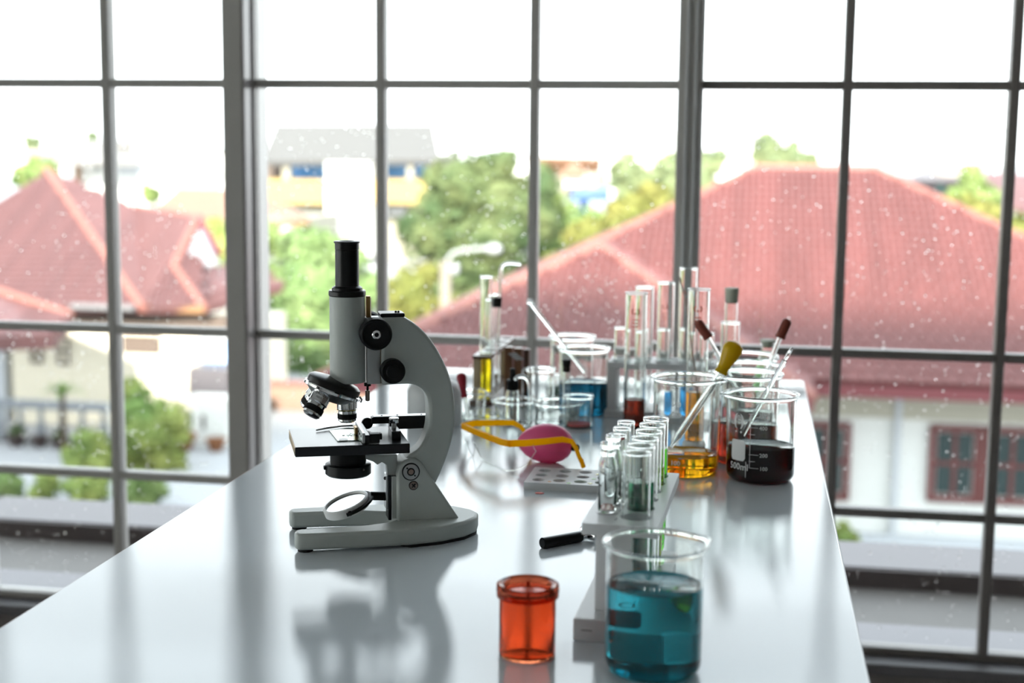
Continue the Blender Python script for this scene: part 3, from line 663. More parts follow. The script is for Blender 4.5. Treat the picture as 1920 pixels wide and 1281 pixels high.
# street lamp
sl = thing('street_lamp', 'white street lamp on a concrete post before the big dark tree', 'lamp', ((-8.6142, 40, -3.1051)[0], 40, GZ)); so = Vector(((-8.6142, 40, -3.1051)[0], 40, GZ))
pt = Vector((-8.6184, 40, -2.0251)) - so
MB().box((-.14, -.12, 0), (.14, .12, pt.z)).build('post', 'post', sl, smooth=0)
arm = [Vector((-8.5859, 40, -2.3013)) - so, Vector((-8.556, 40, -1.9468)) - so, Vector((-8.4001, 40, -1.7745)) - so, Vector((-7.9322, 40, -1.6723)) - so, Vector((-7.4349, 40, -1.631)) - so]
MB().tube(arm, .05, 8).build('arm', 'lampw', sl)
MB().ball(Vector((-7.2177, 40, -1.6415)) - so, .24, 14, 10, (1.0, .8, .62)).build('lamp_head', 'lampw', sl)
MB().ball(Vector((-8.3666, 40, -2.2499)) - so, .14, 10, 8, (1, 1, 1.2)).build('junction_box', 'lampw', sl)

# ---- yellow balcony building in the middle
mb = thing('balcony_building', 'three-storey cream building with yellow balconies, blue shutters and a grey roof', 'building', ((-25.7282, 90, -3.1183)[0], 93, GZ)); mo = Vector(((-25.7282, 90, -3.1183)[0], 93, GZ))
def mbox(nm, p0, p1, y, d, m, par=None): return MB().box(Vector((p0[0], y, min(p0[2], p1[2]))) - mo, Vector((p1[0], y + d, max(p0[2], p1[2]))) - mo).build(nm, m, par or mb, smooth=0)
a, b = (-32.2737, 92, -5.8354), (-20.4931, 92, 0.7243)
MB().box(Vector((a[0], 92, GZ)) - mo, Vector((b[0], 100, b[2])) - mo).build('wall', 'walllc', mb, smooth=0)
e0, e1 = (-31.4659, 89, 0.17), (-19.5468, 89, 0.4085); r0, r1 = (-32.0964, 94, 2.6466), (-21.1634, 94, 2.7263)
P = [Vector(p) - mo for p in (e0, e1, r1, r0)]; Q = [p + Vector((0, .2, -.3)) for p in P]
MB().add(P + Q, [(0,1,2,3), (7,6,5,4), (0,4,5,1), (1,5,6,2), (2,6,7,3), (3,7,4,0)]).build('roof', 'greyroof', mb, smooth=0)
mbox('tower', (-26.9514, 88.5, -5.8213), (-24.0189, 88.5, 0.1926), 88.5, 4, 'wallw')
mbox('balcony', (-31.1058, 89, -2.5117), (-27.0653, 89, -0.9731), 89, 3, 'ylw')
mbox('balcony', (-24.1637, 89, -2.3982), (-20.2369, 89, -0.8795), 89, 3, 'ylw')
for p0, p1 in (((-30.4232, 91.9, -1.0791), (-27.974, 91.9, 0.2225)), ((-24.9093, 91.9, -1.0035), (-22.4804, 91.9, 0.2856)), ((-21.9755, 91.9, -0.8237), (-21.1142, 91.9, 0.2318))):
    w = mbox('shutter', p0, p1, 91.8, .25, 'blueglass'); zm = (p0[2] + p1[2]) / 2
    for k in range(3):
        xa = p0[0] + (p1[0] - p0[0]) * k / 3; xb = p0[0] + (p1[0] - p0[0]) * (k + 1) / 3
        MB().box(Vector((xa + .05, 91.74, p0[2] + .1)) - mo, Vector((xb - .05, 91.8, p1[2] - .1)) - mo).build('shutter_leaf', 'blueglass', w, smooth=0)
mbox('pillar', (-30.1714, 89.5, -1.026), (-29.7232, 89.5, 0.1861), 89.5, .5, 'walllc'); mbox('pillar', (-21.8581, 89.5, -0.9121), (-21.4725, 89.5, 0.2815), 89.5, .5, 'walllc')
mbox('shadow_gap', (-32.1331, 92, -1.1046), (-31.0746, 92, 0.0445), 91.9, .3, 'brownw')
mbox('sign', (-25.863, 88.4, -1.6903), (-25.0855, 88.4, -1.3058), 88.4, .1, 'curbtop')
for p0, p1 in (((-24.9247, 88.4, -4.3988), (-24.7082, 88.4, -3.3713)), ((-23.6886, 91.8, -3.3368), (-22.5281, 91.8, -2.719))): mbox('window', p0, p1, p0[1] - .1, .2, 'balu')

# ---- far houses
def far(name, label, cat, Y): t = thing(name, label, cat, (0, Y, GZ)); return t
def fbox(t, nm, p0, p1, d, m, y=None):
    y = p0[1] if y is None else y; o = t.location
    return MB().box(Vector((p0[0], y, min(p0[2], p1[2]))) - o, Vector((p1[0], y + d, max(p0[2], p1[2]))) - o).build(nm, m, t, smooth=0)
def froof(t, nm, pts, m, th=.3):
    o = t.location; P = [Vector(p) - o for p in pts]; Q = [p + Vector((0, .1, -th)) for p in P]; k = len(P)
    return MB().add(P + Q, [tuple(range(k)), tuple(range(2*k-1, k-1, -1))] + [(i, (i+1) % k, k+(i+1) % k, k+i) for i in range(k)]).build(nm, m, t, smooth=0)
t = far('orange_roof_house', 'house with a pale orange sheet roof behind the small gable', 'house', 62)
froof(t, 'roof', [(-27.0761, 60, -2.3144), (-18.5525, 60, -2.3406), (-23.5957, 66, -0.9099), (-27.5313, 66, -0.8648)], 'orangeroof')
fbox(t, 'wall', (-27.1743, 61, -3.5775), (-19.1048, 61, -2.0975), 6, 'wallw')
fbox(t, 'wall', (-24.1928, 60.9, -3.145), (-23.169, 60.9, -2.2391), .2, 'fascia')
t = far('orange_wing_house', 'lower house with a terracotta roof right of the pillar behind the ivy-clad tree', 'house', 57)
froof(t, 'roof', [(-19.9103, 55, -2.0336), (-17.4461, 55, -1.624), (-19.876, 60, -1.434), (-21.6968, 60, -0.8113)], 'orangeroof')
fbox(t, 'wall', (-20.1037, 56, -3.0768), (-17.9898, 56, -1.7236), 5, 'walllc')
fbox(t, 'water_tank', (-18.6301, 54, -2.5891), (-18.0953, 54, -2.0094), 1, 'wallw')
t = far('white_villa', 'white villa with broad pale grey eaves on the skyline at left', 'house', 112)
fbox(t, 'wall', (-55.9784, 112, -4.6034), (-46.8999, 112, -0.0601), 10, 'wallw')
froof(t, 'roof', [(-55.7722, 108, -0.2617), (-48.2853, 108, -0.1752), (-52.8785, 116, 1.5681), (-56.7866, 116, 1.3962)], 'paleroof')
froof(t, 'roof', [(-52.7097, 112, 1.1912), (-46.1734, 112, 1.3405), (-50.821, 118, 2.334), (-53.2765, 118, 2.3142)], 'paleroof')
fbox(t, 'eave', (-51.0578, 113, 0.858), (-47.0068, 113, 1.2935), 4, 'brownw')
fbox(t, 'wall', (-49.1302, 110, -3.5282), (-46.2654, 110, 1.0309), 8, 'wallw')
fbox(t, 'window', (-51.8936, 111.8, -1.4331), (-49.9877, 111.8, -0.3563), .3, 'balu'); fbox(t, 'window', (-54.0512, 111.8, -1.0207), (-53.5592, 111.8, -0.3983), .3, 'dkglass'); fbox(t, 'window', (-49.0765, 109.7, -1.3586), (-47.994, 109.7, -0.2711), .3, 'balu')
fbox(t, 'pillar', (-55.4442, 111, -2.125), (-55.0549, 111, -0.3648), .6, 'orangew')
t = far('white_terrace', 'low white terrace building behind the pillar at left', 'building', 145)
fbox(t, 'wall', (-60.7971, 145, -3.8431), (-51.8976, 145, 0.4956), 10, 'wallw'); fbox(t, 'parapet', (-49.1771, 117, 0.3354), (-51.5355, 144, 0.7781), 12, 'walllc'); fbox(t, 'window', (-59.6121, 144.8, -2.97), (-58.7403, 144.8, -1.4332), .3, 'dkglass'); fbox(t, 'window', (-57.3824, 144.8, -2.2051), (-52.334, 144.8, -1.9135), .3, 'curbtop')
t = far('white_shed', 'long low white building on the skyline at far left', 'building', 130)
fbox(t, 'wall', (-76.0654, 130, -2.076), (-65.8808, 130, 0.3703), 10, 'wallw'); fbox(t, 'eave', (-75.6076, 129, 0.1155), (-65.1492, 129, 0.5318), 12, 'walllc')
t = far('orange_tiled_house', 'distant house with a bright orange tiled roof between the trees', 'house', 122)
froof(t, 'roof', [(-22.4645, 128, -1.3324), (-13.7171, 128, -1.2168), (-13.1542, 126, 0.4145), (-19.9627, 126, 0.4799)], 'orangeroof')
fbox(t, 'wall', (-20.5825, 120, -2.9713), (-12.8631, 120, -0.885), 8, 'walllc'); fbox(t, 'dormer', (-15.2589, 117, -1.9153), (-13.7762, 117, -0.6738), 4, 'wallw')
froof(t, 'dormer_roof', [(-15.4954, 116, -0.8538), (-13.3062, 116, -0.8254), (-14.6212, 118, 0.266)], 'orangeroof')
fbox(t, 'gable', (-19.8106, 117.5, -1.1106), (-18.3886, 117.5, 0.2266), 3, 'wallw')
t = far('white_block', 'tall white block with grey windows on the skyline', 'building', 150)
fbox(t, 'wall', (-15.5828, 150, -3.8652), (-8.2647, 150, 3.086), 12, 'wallw')
for p0, p1 in (((-14.8281, 149, 3.0202), (-12.5099, 149, 3.4762)), ((-14.4426, 149.8, 2.0961), (-12.6765, 149.8, 2.9378)), ((-14.2991, 149.8, 0.4949), (-12.6365, 149.8, 1.0651)), ((-10.1083, 149.8, 2.1905), (-8.5759, 149.8, 2.7524))): fbox(t, 'window', p0, p1, .4, 'gutter')
t = far('pavilion', 'small grey-roofed pavilion standing above the red ridge', 'building', 130)
fbox(t, 'wall', ((-0.1679, 130, 0.3482)[0], 130, GZ), (2.0216, 130, 2.1626), 6, 'walllc'); fbox(t, 'roof', (-0.5942, 129, 2.0384), (2.3667, 129, 2.4384), 8, 'gutter')
t = far('white_low_house', 'low white house just right of the grooved window post', 'house', 120)
fbox(t, 'wall', (-4.3875, 120, -1.3922), (-0.5165, 120, 0.8495), 8, 'wallw'); fbox(t, 'roof', (-3.9746, 119, 0.772), (-1.7246, 119, 0.9698), 10, 'gutter')
t = far('temple', 'distant temple with a pale orange spire and pink roofs at right', 'temple', 170)
o = t.location; c = Vector((22.162, 170, -2.0967))
MB().lathe([(0, 0), (2.4, 0), (2.0, 1.0), (1.3, 1.8), (.7, 2.8), (.3, 3.6), (.12, 4.6), (0, 5.2)], 12, Matrix.Translation(Vector((c.x, 170, c.z)) - o)).build('spire', 'spire', t)
froof(t, 'roof', [(17.1163, 166, -1.7828), (24.6182, 166, -1.8587), (24.2585, 172, -0.7623), (19.787, 172, -0.8181)], 'curbtop')
fbox(t, 'wall', (15.8423, 170, -4.1436), (29.2815, 170, -1.6365), 10, 'curbtop')
froof(t, 'roof', [(21.3023, 164, -3.8585), (23.5846, 164, -3.9985), (23.8932, 168, -2.3295), (22.1492, 168, -2.3541)], 'tile_old')
fbox(t, 'doorway', (20.2225, 163.8, -3.2813), (21.0302, 163.8, -2.3309), .5, 'dkglass')
t = far('pink_roof_house', 'distant house with long pink roofs at the far right', 'house', 140)
froof(t, 'roof', [(20.4592, 136, -2.3612), (27.6934, 136, -2.8297), (28.7901, 142, -0.9041), (21.9935, 142, -0.5902)], 'tile_old')
fbox(t, 'wall', (21.0885, 138, -4.1351), (28.0601, 138, -2.2067), 6, 'curbtop')
froof(t, 'roof', [(20.5209, 130, -3.4869), (26.5427, 130, -3.847), (27.2299, 134, -1.8229), (21.383, 134, -1.908)], 'tile_old')
for px, lab in ((0, 'thin pale blue mast on the skyline left of the temple spire'), (1, 'thin pale blue mast on the skyline right of the temple spire')):
    q = ((22.1115, 190, -2.1857), (30.5184, 190, -2.0721))[px]; h = ((21.9782, 190, 0.5961), (30.3772, 190, 0.554))[px]
    mt = thing('mast', lab, 'mast', (q[0], 190, GZ), 0, 'masts on the skyline')
    MB().tube([(0, 0, 0), (0, 0, h[2] - GZ)], [.32, .22], 6).build('pole', 'balu', mt)
aw = thing('awning', 'blue awning on a post among the trees', 'awning', ((-8.0053, 70, -1.4155)[0], 70, GZ)); ao = Vector(((-8.0053, 70, -1.4155)[0], 70, GZ))
froof(aw, 'canopy', [(-8.501, 68, -1.046), (-6.7087, 68, -0.9675), (-7.0567, 72, -0.7215), (-8.8446, 72, -0.7476)], 'tank', .25)
fbox(aw, 'valance', (-8.4985, 68, -1.1986), (-7.526, 68, -1.0055), .2, 'tank'); fbox(aw, 'post', (-8.2471, 69, -1.9003), (-7.8424, 69, -1.1705), .5, 'tank')
for s in (0, 1): MB().tube([(1.2 * s - .6, .4, 0), (1.2 * s - .6, .4, 2.9)], .06, 6).build('leg', 'balu', aw)

# ================================================================= the table
tb = thing('lab_table', 'long white glossy laboratory table running to the window', 'table', (-.277, 1.3, 0))
MB().box((-.665 + .277, -.75 - 1.3, .772), (.110 + .277, 2.765 - 1.3, TZ)).build('table_top', 'table', tb, smooth=0, bevel=.0012)
eb = MB()
for lo, hi in (((-.3895, -2.0515, .7735), (-.388, 1.4665, .7965)), ((.387, -2.0515, .7735), (.3885, 1.4665, .7965)), ((-.388, 1.465, .7735), (.387, 1.4665, .7965)), ((-.388, -2.0515, .7735), (.387, -2.05, .7965))):
    MB().box(lo, hi).build('edge_band', 'edge', tb, smooth=0)
for sx in (-.34, .33):
    for sy in (-1.9, 1.35):
        MB().box((sx - .025, sy - .025, .03), (sx + .025, sy + .025, .772)).build('leg', 'steel', tb, smooth=0, bevel=.003)
MB().box((-.33, -1.88, .69), (.32, -1.86, .772)).build('apron', 'steel', tb, smooth=0)
MB().box((-.33, 1.33, .69), (.32, 1.35, .772)).build('apron', 'steel', tb, smooth=0)
for sx in (-.34, .33):
    for sy in (-1.9, 1.35): MB().lathe([(0, 0), (.028, 0), (.03, .02), (.02, .03), (0, .03)], 14, Matrix.Translation((sx, sy, 0))).build('foot', 'rubber', tb)

# ================================================================= the microscope (u towards the arm, v away, z up)
ms = thing('microscope', 'grey-white student microscope with black eyepiece tube and stage', 'microscope', (-.399, 1.5345, TZ), R(22))
def smooth_poly(pts, it=2):
    for _ in range(it):
        q = []
        for a, b in zip(pts, pts[1:] + pts[:1]): q += [(.75*a[0]+.25*b[0], .75*a[1]+.25*b[1]), (.25*a[0]+.75*b[0], .25*a[1]+.75*b[1])]
        pts = q
    return pts
# foot: a horseshoe
outer = [(-.099, -.0585), (-.06, -.060), (-.02, -.0605), (.02, -.059), (.055, -.052), (.085, -.037), (.102, -.018), (.107, 0)]
inner = [(-.099, -.0345), (-.06, -.0335), (-.025, -.030), (0, -.022), (.012, -.010), (.016, 0)]
tipn = [(-.1045, -.0365), (-.1065, -.0425), (-.1065, -.051), (-.1045, -.0565)]
half = list(reversed(inner)) + tipn + outer                                 # from inner apex round the near prong to the back
other = [(u, -v) for u, v in reversed(half[1:-1])]
hp = half + other
MB().prism(hp, .003, .0215, 'z').build('foot', 'enamel', ms, smooth=30, bevel=.0035, seg=3)
for (u, v) in ((-.095, -.047), (-.095, .047)): MB().lathe([(0, 0), (.0085, 0), (.0085, .0032), (0, .0032)], 18, Matrix.Translation((u, v, 0))).build('rubber_pad', 'rubber', ms)
pad = [(u*.985, v*.965) for u, v in outer[3:]]; pad = pad + [(u, -v) for u, v in reversed(pad[:-1])] ; pin = [(u - .010, v * .85) for u, v in reversed(pad)]
MB().prism(pad + pin, 0, .0032, 'z').build('rubber_pad', 'rubber', ms, smooth=30)
# pillar with cheeks
pv = .0215
pp = [(0.0098, 0.0161), (0.0098, 0.0739), (0.0123, 0.0848), (0.0177, 0.0907), (0.0249, 0.0929), (0.0322, 0.0914), (0.0382, 0.0869), (0.0813, 0.0152)]
pp = [(u, max(z, .020)) for u, z in pp]
MB().prism(pp, -pv, pv, 'v').build('pillar', 'enamel', ms, smooth=30, bevel=.003, seg=3)
# curved arm
def spline(pts, k=5):
    out = []; P = [pts[0]] + pts + [pts[-1]]
    for a, b, c, d in zip(P, P[1:], P[2:], P[3:]):
        for i in range(k):
            t = i / k
            out.append(tuple(.5 * (2*b[m] + (c[m]-a[m])*t + (2*a[m]-5*b[m]+4*c[m]-d[m])*t*t + (-a[m]+3*b[m]-3*c[m]+d[m])*t**3) for m in (0, 1)))
    return out + [pts[-1]]
ap = [(-0.0068, 0.2524)] + spline([(0.0172, 0.2526), (0.0311, 0.2439), (0.0438, 0.2322), (0.056, 0.215), (0.0665, 0.194), (0.0733, 0.173), (0.0765, 0.1495), (0.076, 0.1267), (0.0717, 0.1051), (0.0638, 0.0817), (0.054, 0.0597)]) + [(0.0404, 0.0471), (0.0232, 0.0541), (0.0171, 0.0668), (0.0159, 0.0873)] + spline([(0.0244, 0.095), (0.0354, 0.1027), (0.0428, 0.1154), (0.0464, 0.1307), (0.0464, 0.151), (0.0439, 0.1634), (0.0372, 0.1715), (0.0269, 0.176), (0.0147, 0.1764)]) + [(-0.007, 0.1757)]
MB().prism(ap, -.0155, .0155, 'v').build('arm', 'enamel', ms, smooth=32, bevel=.004, seg=3)
a, b = (-0.0074, 0.2524), (0.0196, 0.2568)
MB().box((a[0], -.014, a[1] - .0005), (b[0], .014, b[1] - .0005)).build('arm_cap', 'black', ms, smooth=0, bevel=.0012)
for du in (.018, .021): MB().ball((a[0] + du, -.004, b[1]), .0014, 10, 6).build('cap_screw', 'black_m', ms)
# slide block with rack, tube
a, b = (-0.0226, 0.1767), (-0.0071, 0.2512)
MB().box((a[0], -.0105, a[1]), (b[0], .0105, b[1])).build('slide_block', 'brushed', ms, smooth=0, bevel=.0008)
MB().box((b[0], -.011, a[1] + .001), (b[0] + .0012, .011, b[1] - .001)).build('slide_seam', 'brass', ms, smooth=0)
a, b = (-0.0223, 0.2514), (-0.0166, 0.2746)
rk = MB().box((a[0], -.004, a[1] - .03), (b[0] - .0012, .004, b[1]))
k = a[1]
while k < b[1] - .001: rk.box((b[0] - .0012, -.004, k), (b[0], .004, k + .0008)); k += .0016
stuff(rk.build('toothed_rack', 'brass', ms, smooth=0))
UT = (-0.043, 0.2242)[0]
Z = dict({'top': 0.3359, 'rim': 0.3335, 'band': 0.3259, 'sh': 0.2851, 'c1': 0.2815, 'c0': 0.275, 'bot': 0.1785})
def lathe_at(u, v, prof, n=40): return MB().lathe(prof, n, Matrix.Translation((u, v, 0)))
lathe_at(UT, 0, [(0, Z['bot']), (.0188, Z['bot']), (.0197, Z['bot'] + .001), (.0197, Z['c0']), (0, Z['c0'])], 56).build('body_tube', 'enamel', ms)
lathe_at(UT, 0, [(0, Z['c0']), (.0198, Z['c0']), (.0206, Z['c0'] + .001), (.0206, Z['c1'] - .001), (.0198, Z['c1']), (.0170, Z['c1']), (.0168, Z['c1'] + .0028), (.0140, Z['sh'] + .0012), (0, Z['sh'] + .0012)], 56).build('tube_collar', 'black', ms)
ey = lathe_at(UT, 0, [(0, Z['sh']), (.0131, Z['sh']), (.0131, Z['band']), (.0128, Z['band'] + .0003), (.0128, Z['band'] + .0007), (.0133, Z['band'] + .001), (.0133, Z['rim']), (.0144, Z['rim'] + .0003), (.0144, Z['top'] - .0004), (.0138, Z['top']), (.0085, Z['top']), (.0070, Z['top'] - .003), (0, Z['top'] - .003)], 56).build('eyepiece', 'black', ms)
lathe_at(UT, 0, [(0, Z['top'] - .0029), (.0068, Z['top'] - .0029), (.004, Z['top'] - .0016), (0, Z['top'] - .0014)], 24).build('eye_lens', 'mirror', ey)
# focus knobs: an axle across the arm
def knob(px_u, z, r, v0, v1, nm):
    o = MB()
    for s in (-1, 1):
        Mx = Matrix.Translation((px_u, s * v0, z)) @ Matrix.Rotation(R(90) * (1 if s < 0 else -1), 4, 'X')
        w = v1 - v0
        o = MB().lathe([(0, 0), (r * .55, 0), (r * .55, w*.2), (r - .001, w*.2), (r, w*.28), (r, w - .0012), (r - .0012, w), (r * .86, w), (r * .84, w - .0008), (0, w - .0008)], 44, Mx)
        kb_ = o.build(nm, 'black_m', ms, smooth=40)
        kn = MB()
        for k in range(60):
            a = 2*PI*k/60; kn.box((r - .0003, -.0004, w*.3), (r + .00035, .0004, w - .0015), Mx @ Matrix.Rotation(a, 4, 'Z'))
        stuff(kn.build('knurling', 'black_m', kb_, smooth=0))
        yield s, Mx, w, kb_
cu, cz = (-0.0156, 0.2364)
for s, Mx, w, kb_ in knob(cu, cz, .0171, .0150, .042, 'coarse_knob'):
    if s < 0:
        MB().lathe([(.0021, w - .001), (.0047, w - .001), (.0049, w), (.0042, w + .0006), (.0025, w + .0006), (.0021, w)], 26, Mx).build('washer', 'chrome', kb_)
        MB().lathe([(0, w - .001), (.0021, w - .001), (.0021, w - .0002), (0, w - .0002)], 6, Mx).build('screw', 'black_m', kb_)
fu, fz = (0.0038, 0.1938)
for s, Mx, w, kb_ in knob(fu, fz, .0133, .0155, .034, 'fine_knob'):
    if s < 0: MB().lathe([(0, w - .001), (.0078, w - .001), (.0078, w + .0025), (.0070, w + .0032), (0, w + .0032)], 30, Mx).build('hub', 'black_m', kb_)
# stop pin under the slide block
a = (-0.0215, 0.1783); b = (-0.0216, 0.1571)
MB().tube([(a[0], -.006, a[1]), (a[0], -.006, a[1] - .004)], .0040, 14).tube([(a[0], -.006, a[1] - .004), (a[0], -.006, a[1] - .009)], .0014, 10).build('stop_pin', 'black', ms)
MB().tube([(a[0], -.006, a[1] - .009), (a[0], -.006, b[1] + .001), (a[0], -.006, b[1])], [.0026, .0026, .0018], 14).build('pin_tip', 'screw', ms)
# revolving nosepiece: tilted disc, bright ring, cone
nu, nz = (-0.0584, 0.1752)
TL = R(21)
NM = Matrix.Translation((nu, 0, nz)) @ Matrix.Rotation(TL, 4, 'Y')     # local +z leans towards the arm
MB().lathe([(0, .0085), (.010, .0085), (.0265, .0060), (.0300, .0035), (.0307, .0015), (.0307, -.0035), (0, -.0035)], 56, NM).build('nosepiece_cover', 'black', ms)
MB().lathe([(0, -.0032), (.0318, -.0032), (.0332, -.0042), (.0332, -.0070), (.0318, -.0080), (0, -.0080)], 56, NM).build('nosepiece_ring', 'chrome', ms)
MB().lathe([(0, -.0078), (.0300, -.0078), (.0215, -.0150), (.0180, -.0172), (0, -.0172)], 48, NM).build('turret', 'brushed', ms)
MB().tube([NM @ Vector((.031, -.004, -.002)), NM @ Vector((.0345, -.0045, -.0045)), NM @ Vector((.0345, -.0045, -.008))], .0011, 8).build('click_spring', 'brushed', ms)
def objective(phi, L, nm, first=False):
    dl = Vector((math.sin(TL) * math.cos(phi), math.sin(TL) * math.sin(phi), -math.cos(TL)))
    d = (NM.to_3x3() @ dl).normalized(); p = NM @ (Vector((0, 0, .0405)) + dl * .054)
    Mx = axis_m(p, d); s = L / .0285
    ob = MB().lathe([(0, 0), (.0105, 0), (.0110, .0006), (.0110, .0115*s), (.0113, .0120*s), (.0113, .0128*s), (.0108, .0132*s), (.0100, .0140*s), (.0100, .0172*s), (0, .0172*s)], 44, Mx).build(nm, 'chrome', ms, smooth=35)
    MB().lathe([(0, .0170*s), (.0098, .0170*s), (.0104, .0176*s), (.0104, .0236*s), (.0098, .0242*s), (0, .0242*s)], 44, Mx).build('grip_ring', 'black_m', ob, smooth=35)
    kn = MB()
    for k in range(44): kn.box((.0102, -.0003, .0178*s), (.01075, .0003, .0234*s), Mx @ Matrix.Rotation(2*PI*k/44, 4, 'Z'))
    stuff(kn.build('knurling', 'black_m', ob, smooth=0))
    MB().lathe([(0, .0240*s), (.0100, .0240*s), (.0100, .0262*s), (.0080, .0280*s), (.0040, .0287*s), (0, .0287*s)], 44, Mx).build('front_lens', 'chrome', ob, smooth=30)
    return ob, Mx, s
ob, Mx, s = objective(0, .0265, 'objective')
MB().lathe([(.0110, .0122*s), (.01145, .0122*s), (.01145, .0128*s), (.0110, .0128*s)], 44, Mx).build('colour_ring', 'ringy', ob)
ribs = MB()
for k in range(40): ribs.box((.0108, -.00035, .001), (.01125, .00035, .011*s), Mx @ Matrix.Rotation(2*PI*k/40, 4, 'Z'))
stuff(ribs.build('ribs', 'chrome', ob, smooth=0))
objective(R(122), .0300, 'objective')
ob, Mx, s = objective(R(-122), .0300, 'objective')
tv, tf = text_mesh('S40/0.65', .0046, .00004)
sw = max(v.x for v in tv)
Mi = Mx.inverted(); toward = Mi @ (Matrix.Rotation(R(-22), 4, 'Z') @ (Vector((0, 0, .44)) - Vector((-.399, 1.5345, 0))))
ph0 = math.atan2(toward.y, toward.x)
q = MB(); q.add([Mx @ Vector((.01115*math.cos(ph0 - (v.x - sw*.5)/.01115), .01115*math.sin(ph0 - (v.x - sw*.5)/.01115), .0022 + .0038 - v.y)) for v in tv], tf)
tv, tf = text_mesh('160/0.17', .0032, .00003); sw = max(v.x for v in tv)
q.add([Mx @ Vector((.01115*math.cos(ph0 - (v.x - sw*.5)/.01115), .01115*math.sin(ph0 - (v.x - sw*.5)/.01115), .0072 + .0028 - v.y)) for v in tv], tf)
q.build('engraving', 'print_k', ob, smooth=0)
# stage
s0, s1, sz0, sz1 = -.1053, .0196, .1055, .1165
MB().box((s0, -.0515, sz0), (s1, .0515, sz1)).build('stage', 'stage', ms, smooth=0, bevel=.0009)
MB().box((s0 - .0004, -.048, sz0 + .001), (s0, .048, sz1 - .0012)).build('stage_end_plate', 'brass', ms, smooth=0)
MB().ball((.0050, -.036, sz1 - .0004), .0009, 8, 6, (1, 1, .5)).build('stage_screw', 'black_m', ms)
# specimen slide and stage clip
p = [(-0.0574, -0.0287), (-0.0238, -0.0286), (-0.0231, 0.0512), (-0.0612, 0.0322)]
sd = tag(MB().prism(p, 0, .0011, 'z').build('specimen_slide', 'glass_tint', None, smooth=0), 'clear glass specimen slide lying on the black microscope stage', 'slide'); sd.matrix_world = Matrix.Translation((-.399, 1.5345, TZ + .1166)) @ Matrix.Rotation(R(22), 4, 'Z')
stn = MB(); g = random.Random(3); cc = (-0.041, -0.0018)
for k in range(16): stn.ball((cc[0] + g.gauss(0, .0045), cc[1] + g.gauss(0, .0035), .00122), g.uniform(.0006, .0019), 8, 4, (1, 1, .06))
stn.build('specimen', 'specimen', sd)
lb_ = MB().box((p[0][0] + .002, p[0][1] + .002, .0011), (p[0][0] + .012, p[0][1] + .012, .00118)).build('paper_label', 'whitepl', sd, smooth=0)
c = [(-0.0758, 0.0312), (-0.0636, 0.0392), (-0.0458, 0.0464), (-0.0324, 0.0454), (-0.027, 0.0381)]
MB().tube([(*a, .1182 + .0004 * i) for i, a in enumerate(c)], [.0009, .0011, .0011, .0012, .0012], 8).build('slide_clip', 'chrome', ms)
# mechanical stage
j0, j1 = (-0.0251, 0.0549), (-0.0279, -0.0533)
ux = j1[0]
MB().box((ux - .0042, -.046, .1172), (ux - .0010, .024, .1285)).build('slide_holder', 'brushed', ms, smooth=0, bevel=.0006)
MB().box((ux - .0010, -.046, .1172), (ux + .0042, .024, .1262)).build('holder_rail', 'stage', ms, smooth=0, bevel=.0005)
for vv in (-.036, -.022, -.008, .006): MB().lathe([(0, 0), (.0012, 0), (.0012, .0006), (0, .0008)], 10, Matrix.Translation((ux - .0042, vv, .1232)) @ Matrix.Rotation(R(-90), 4, 'Y')).build('holder_screw', 'black_m', ms)
MB().box((ux - .0075, -.002, .1180), (ux - .0042, .012, .1262)).build('finger_spring', 'brass', ms, smooth=0, bevel=.0008)
MB().box((ux + .0042, -.047, .1172), (ux + .0150, -.036, .1275)).build('holder_end', 'black_m', ms, smooth=0, bevel=.0008)
MB().box((ux + .0150, -.046, .1205), (ux + .0178, -.037, .1275)).build('holder_end', 'black_m', ms, smooth=0, bevel=.0008)
MB().box((ux + .0042, -.012, .1172), (ux + .0080, .030, .1200)).build('scale_plate', 'brushed', ms, smooth=0, bevel=.0004)
a, b = (-0.0132, 0.1181), (0.0531, 0.1323)
MB().box((a[0], .024, a[1] + .0065), (b[0] - .045, .036, b[1])).box((b[0] - .046, .024, a[1] - .0005), (b[0], .036, b[1])).build('cross_rail', 'black', ms, smooth=0, bevel=.0008)
MB().box((a[0] + .002, .0235, b[1]), (b[0], .0365, b[1] + .0009)).build('rail_cover', 'brushed', ms, smooth=0, bevel=.0003)
for k in (.012, .030, .058): MB().ball((a[0] + k, .029, b[1] + .0009), .0013, 10, 6, (1, 1, .5)).build('rail_screw', 'black_m', ms)
MB().lathe([(0, 0), (.0062, 0), (.0066, .0008), (.0066, .0045), (.0060, .0052), (0, .0052)], 28, Matrix.Translation((a[0] - .0045, .034, .1245)) @ Matrix.Rotation(R(90), 4, 'X')).build('rail_wheel', 'black', ms)
a, b = (0.0015, 0.1125), (0.0135, 0.1271)
MB().box((a[0] + .001, -.030, .1165), (a[0] + .0115, .0, .1262)).build('lock_block', 'stage', ms, smooth=0, bevel=.0008)
kx_, ky_ = a[0] + .006, -.010
MB().tube([(kx_, ky_, .1255), (kx_, ky_, .1330)], .0028, 16).build('thumb_screw', 'brushed', ms)
MB().lathe([(0, .1322), (.0052, .1322), (.0056, .1330), (.0056, .1372), (.0050, .1380), (0, .1380)], 28, Matrix.Translation((kx_, ky_, 0))).build('thumb_screw', 'chrome', ms)
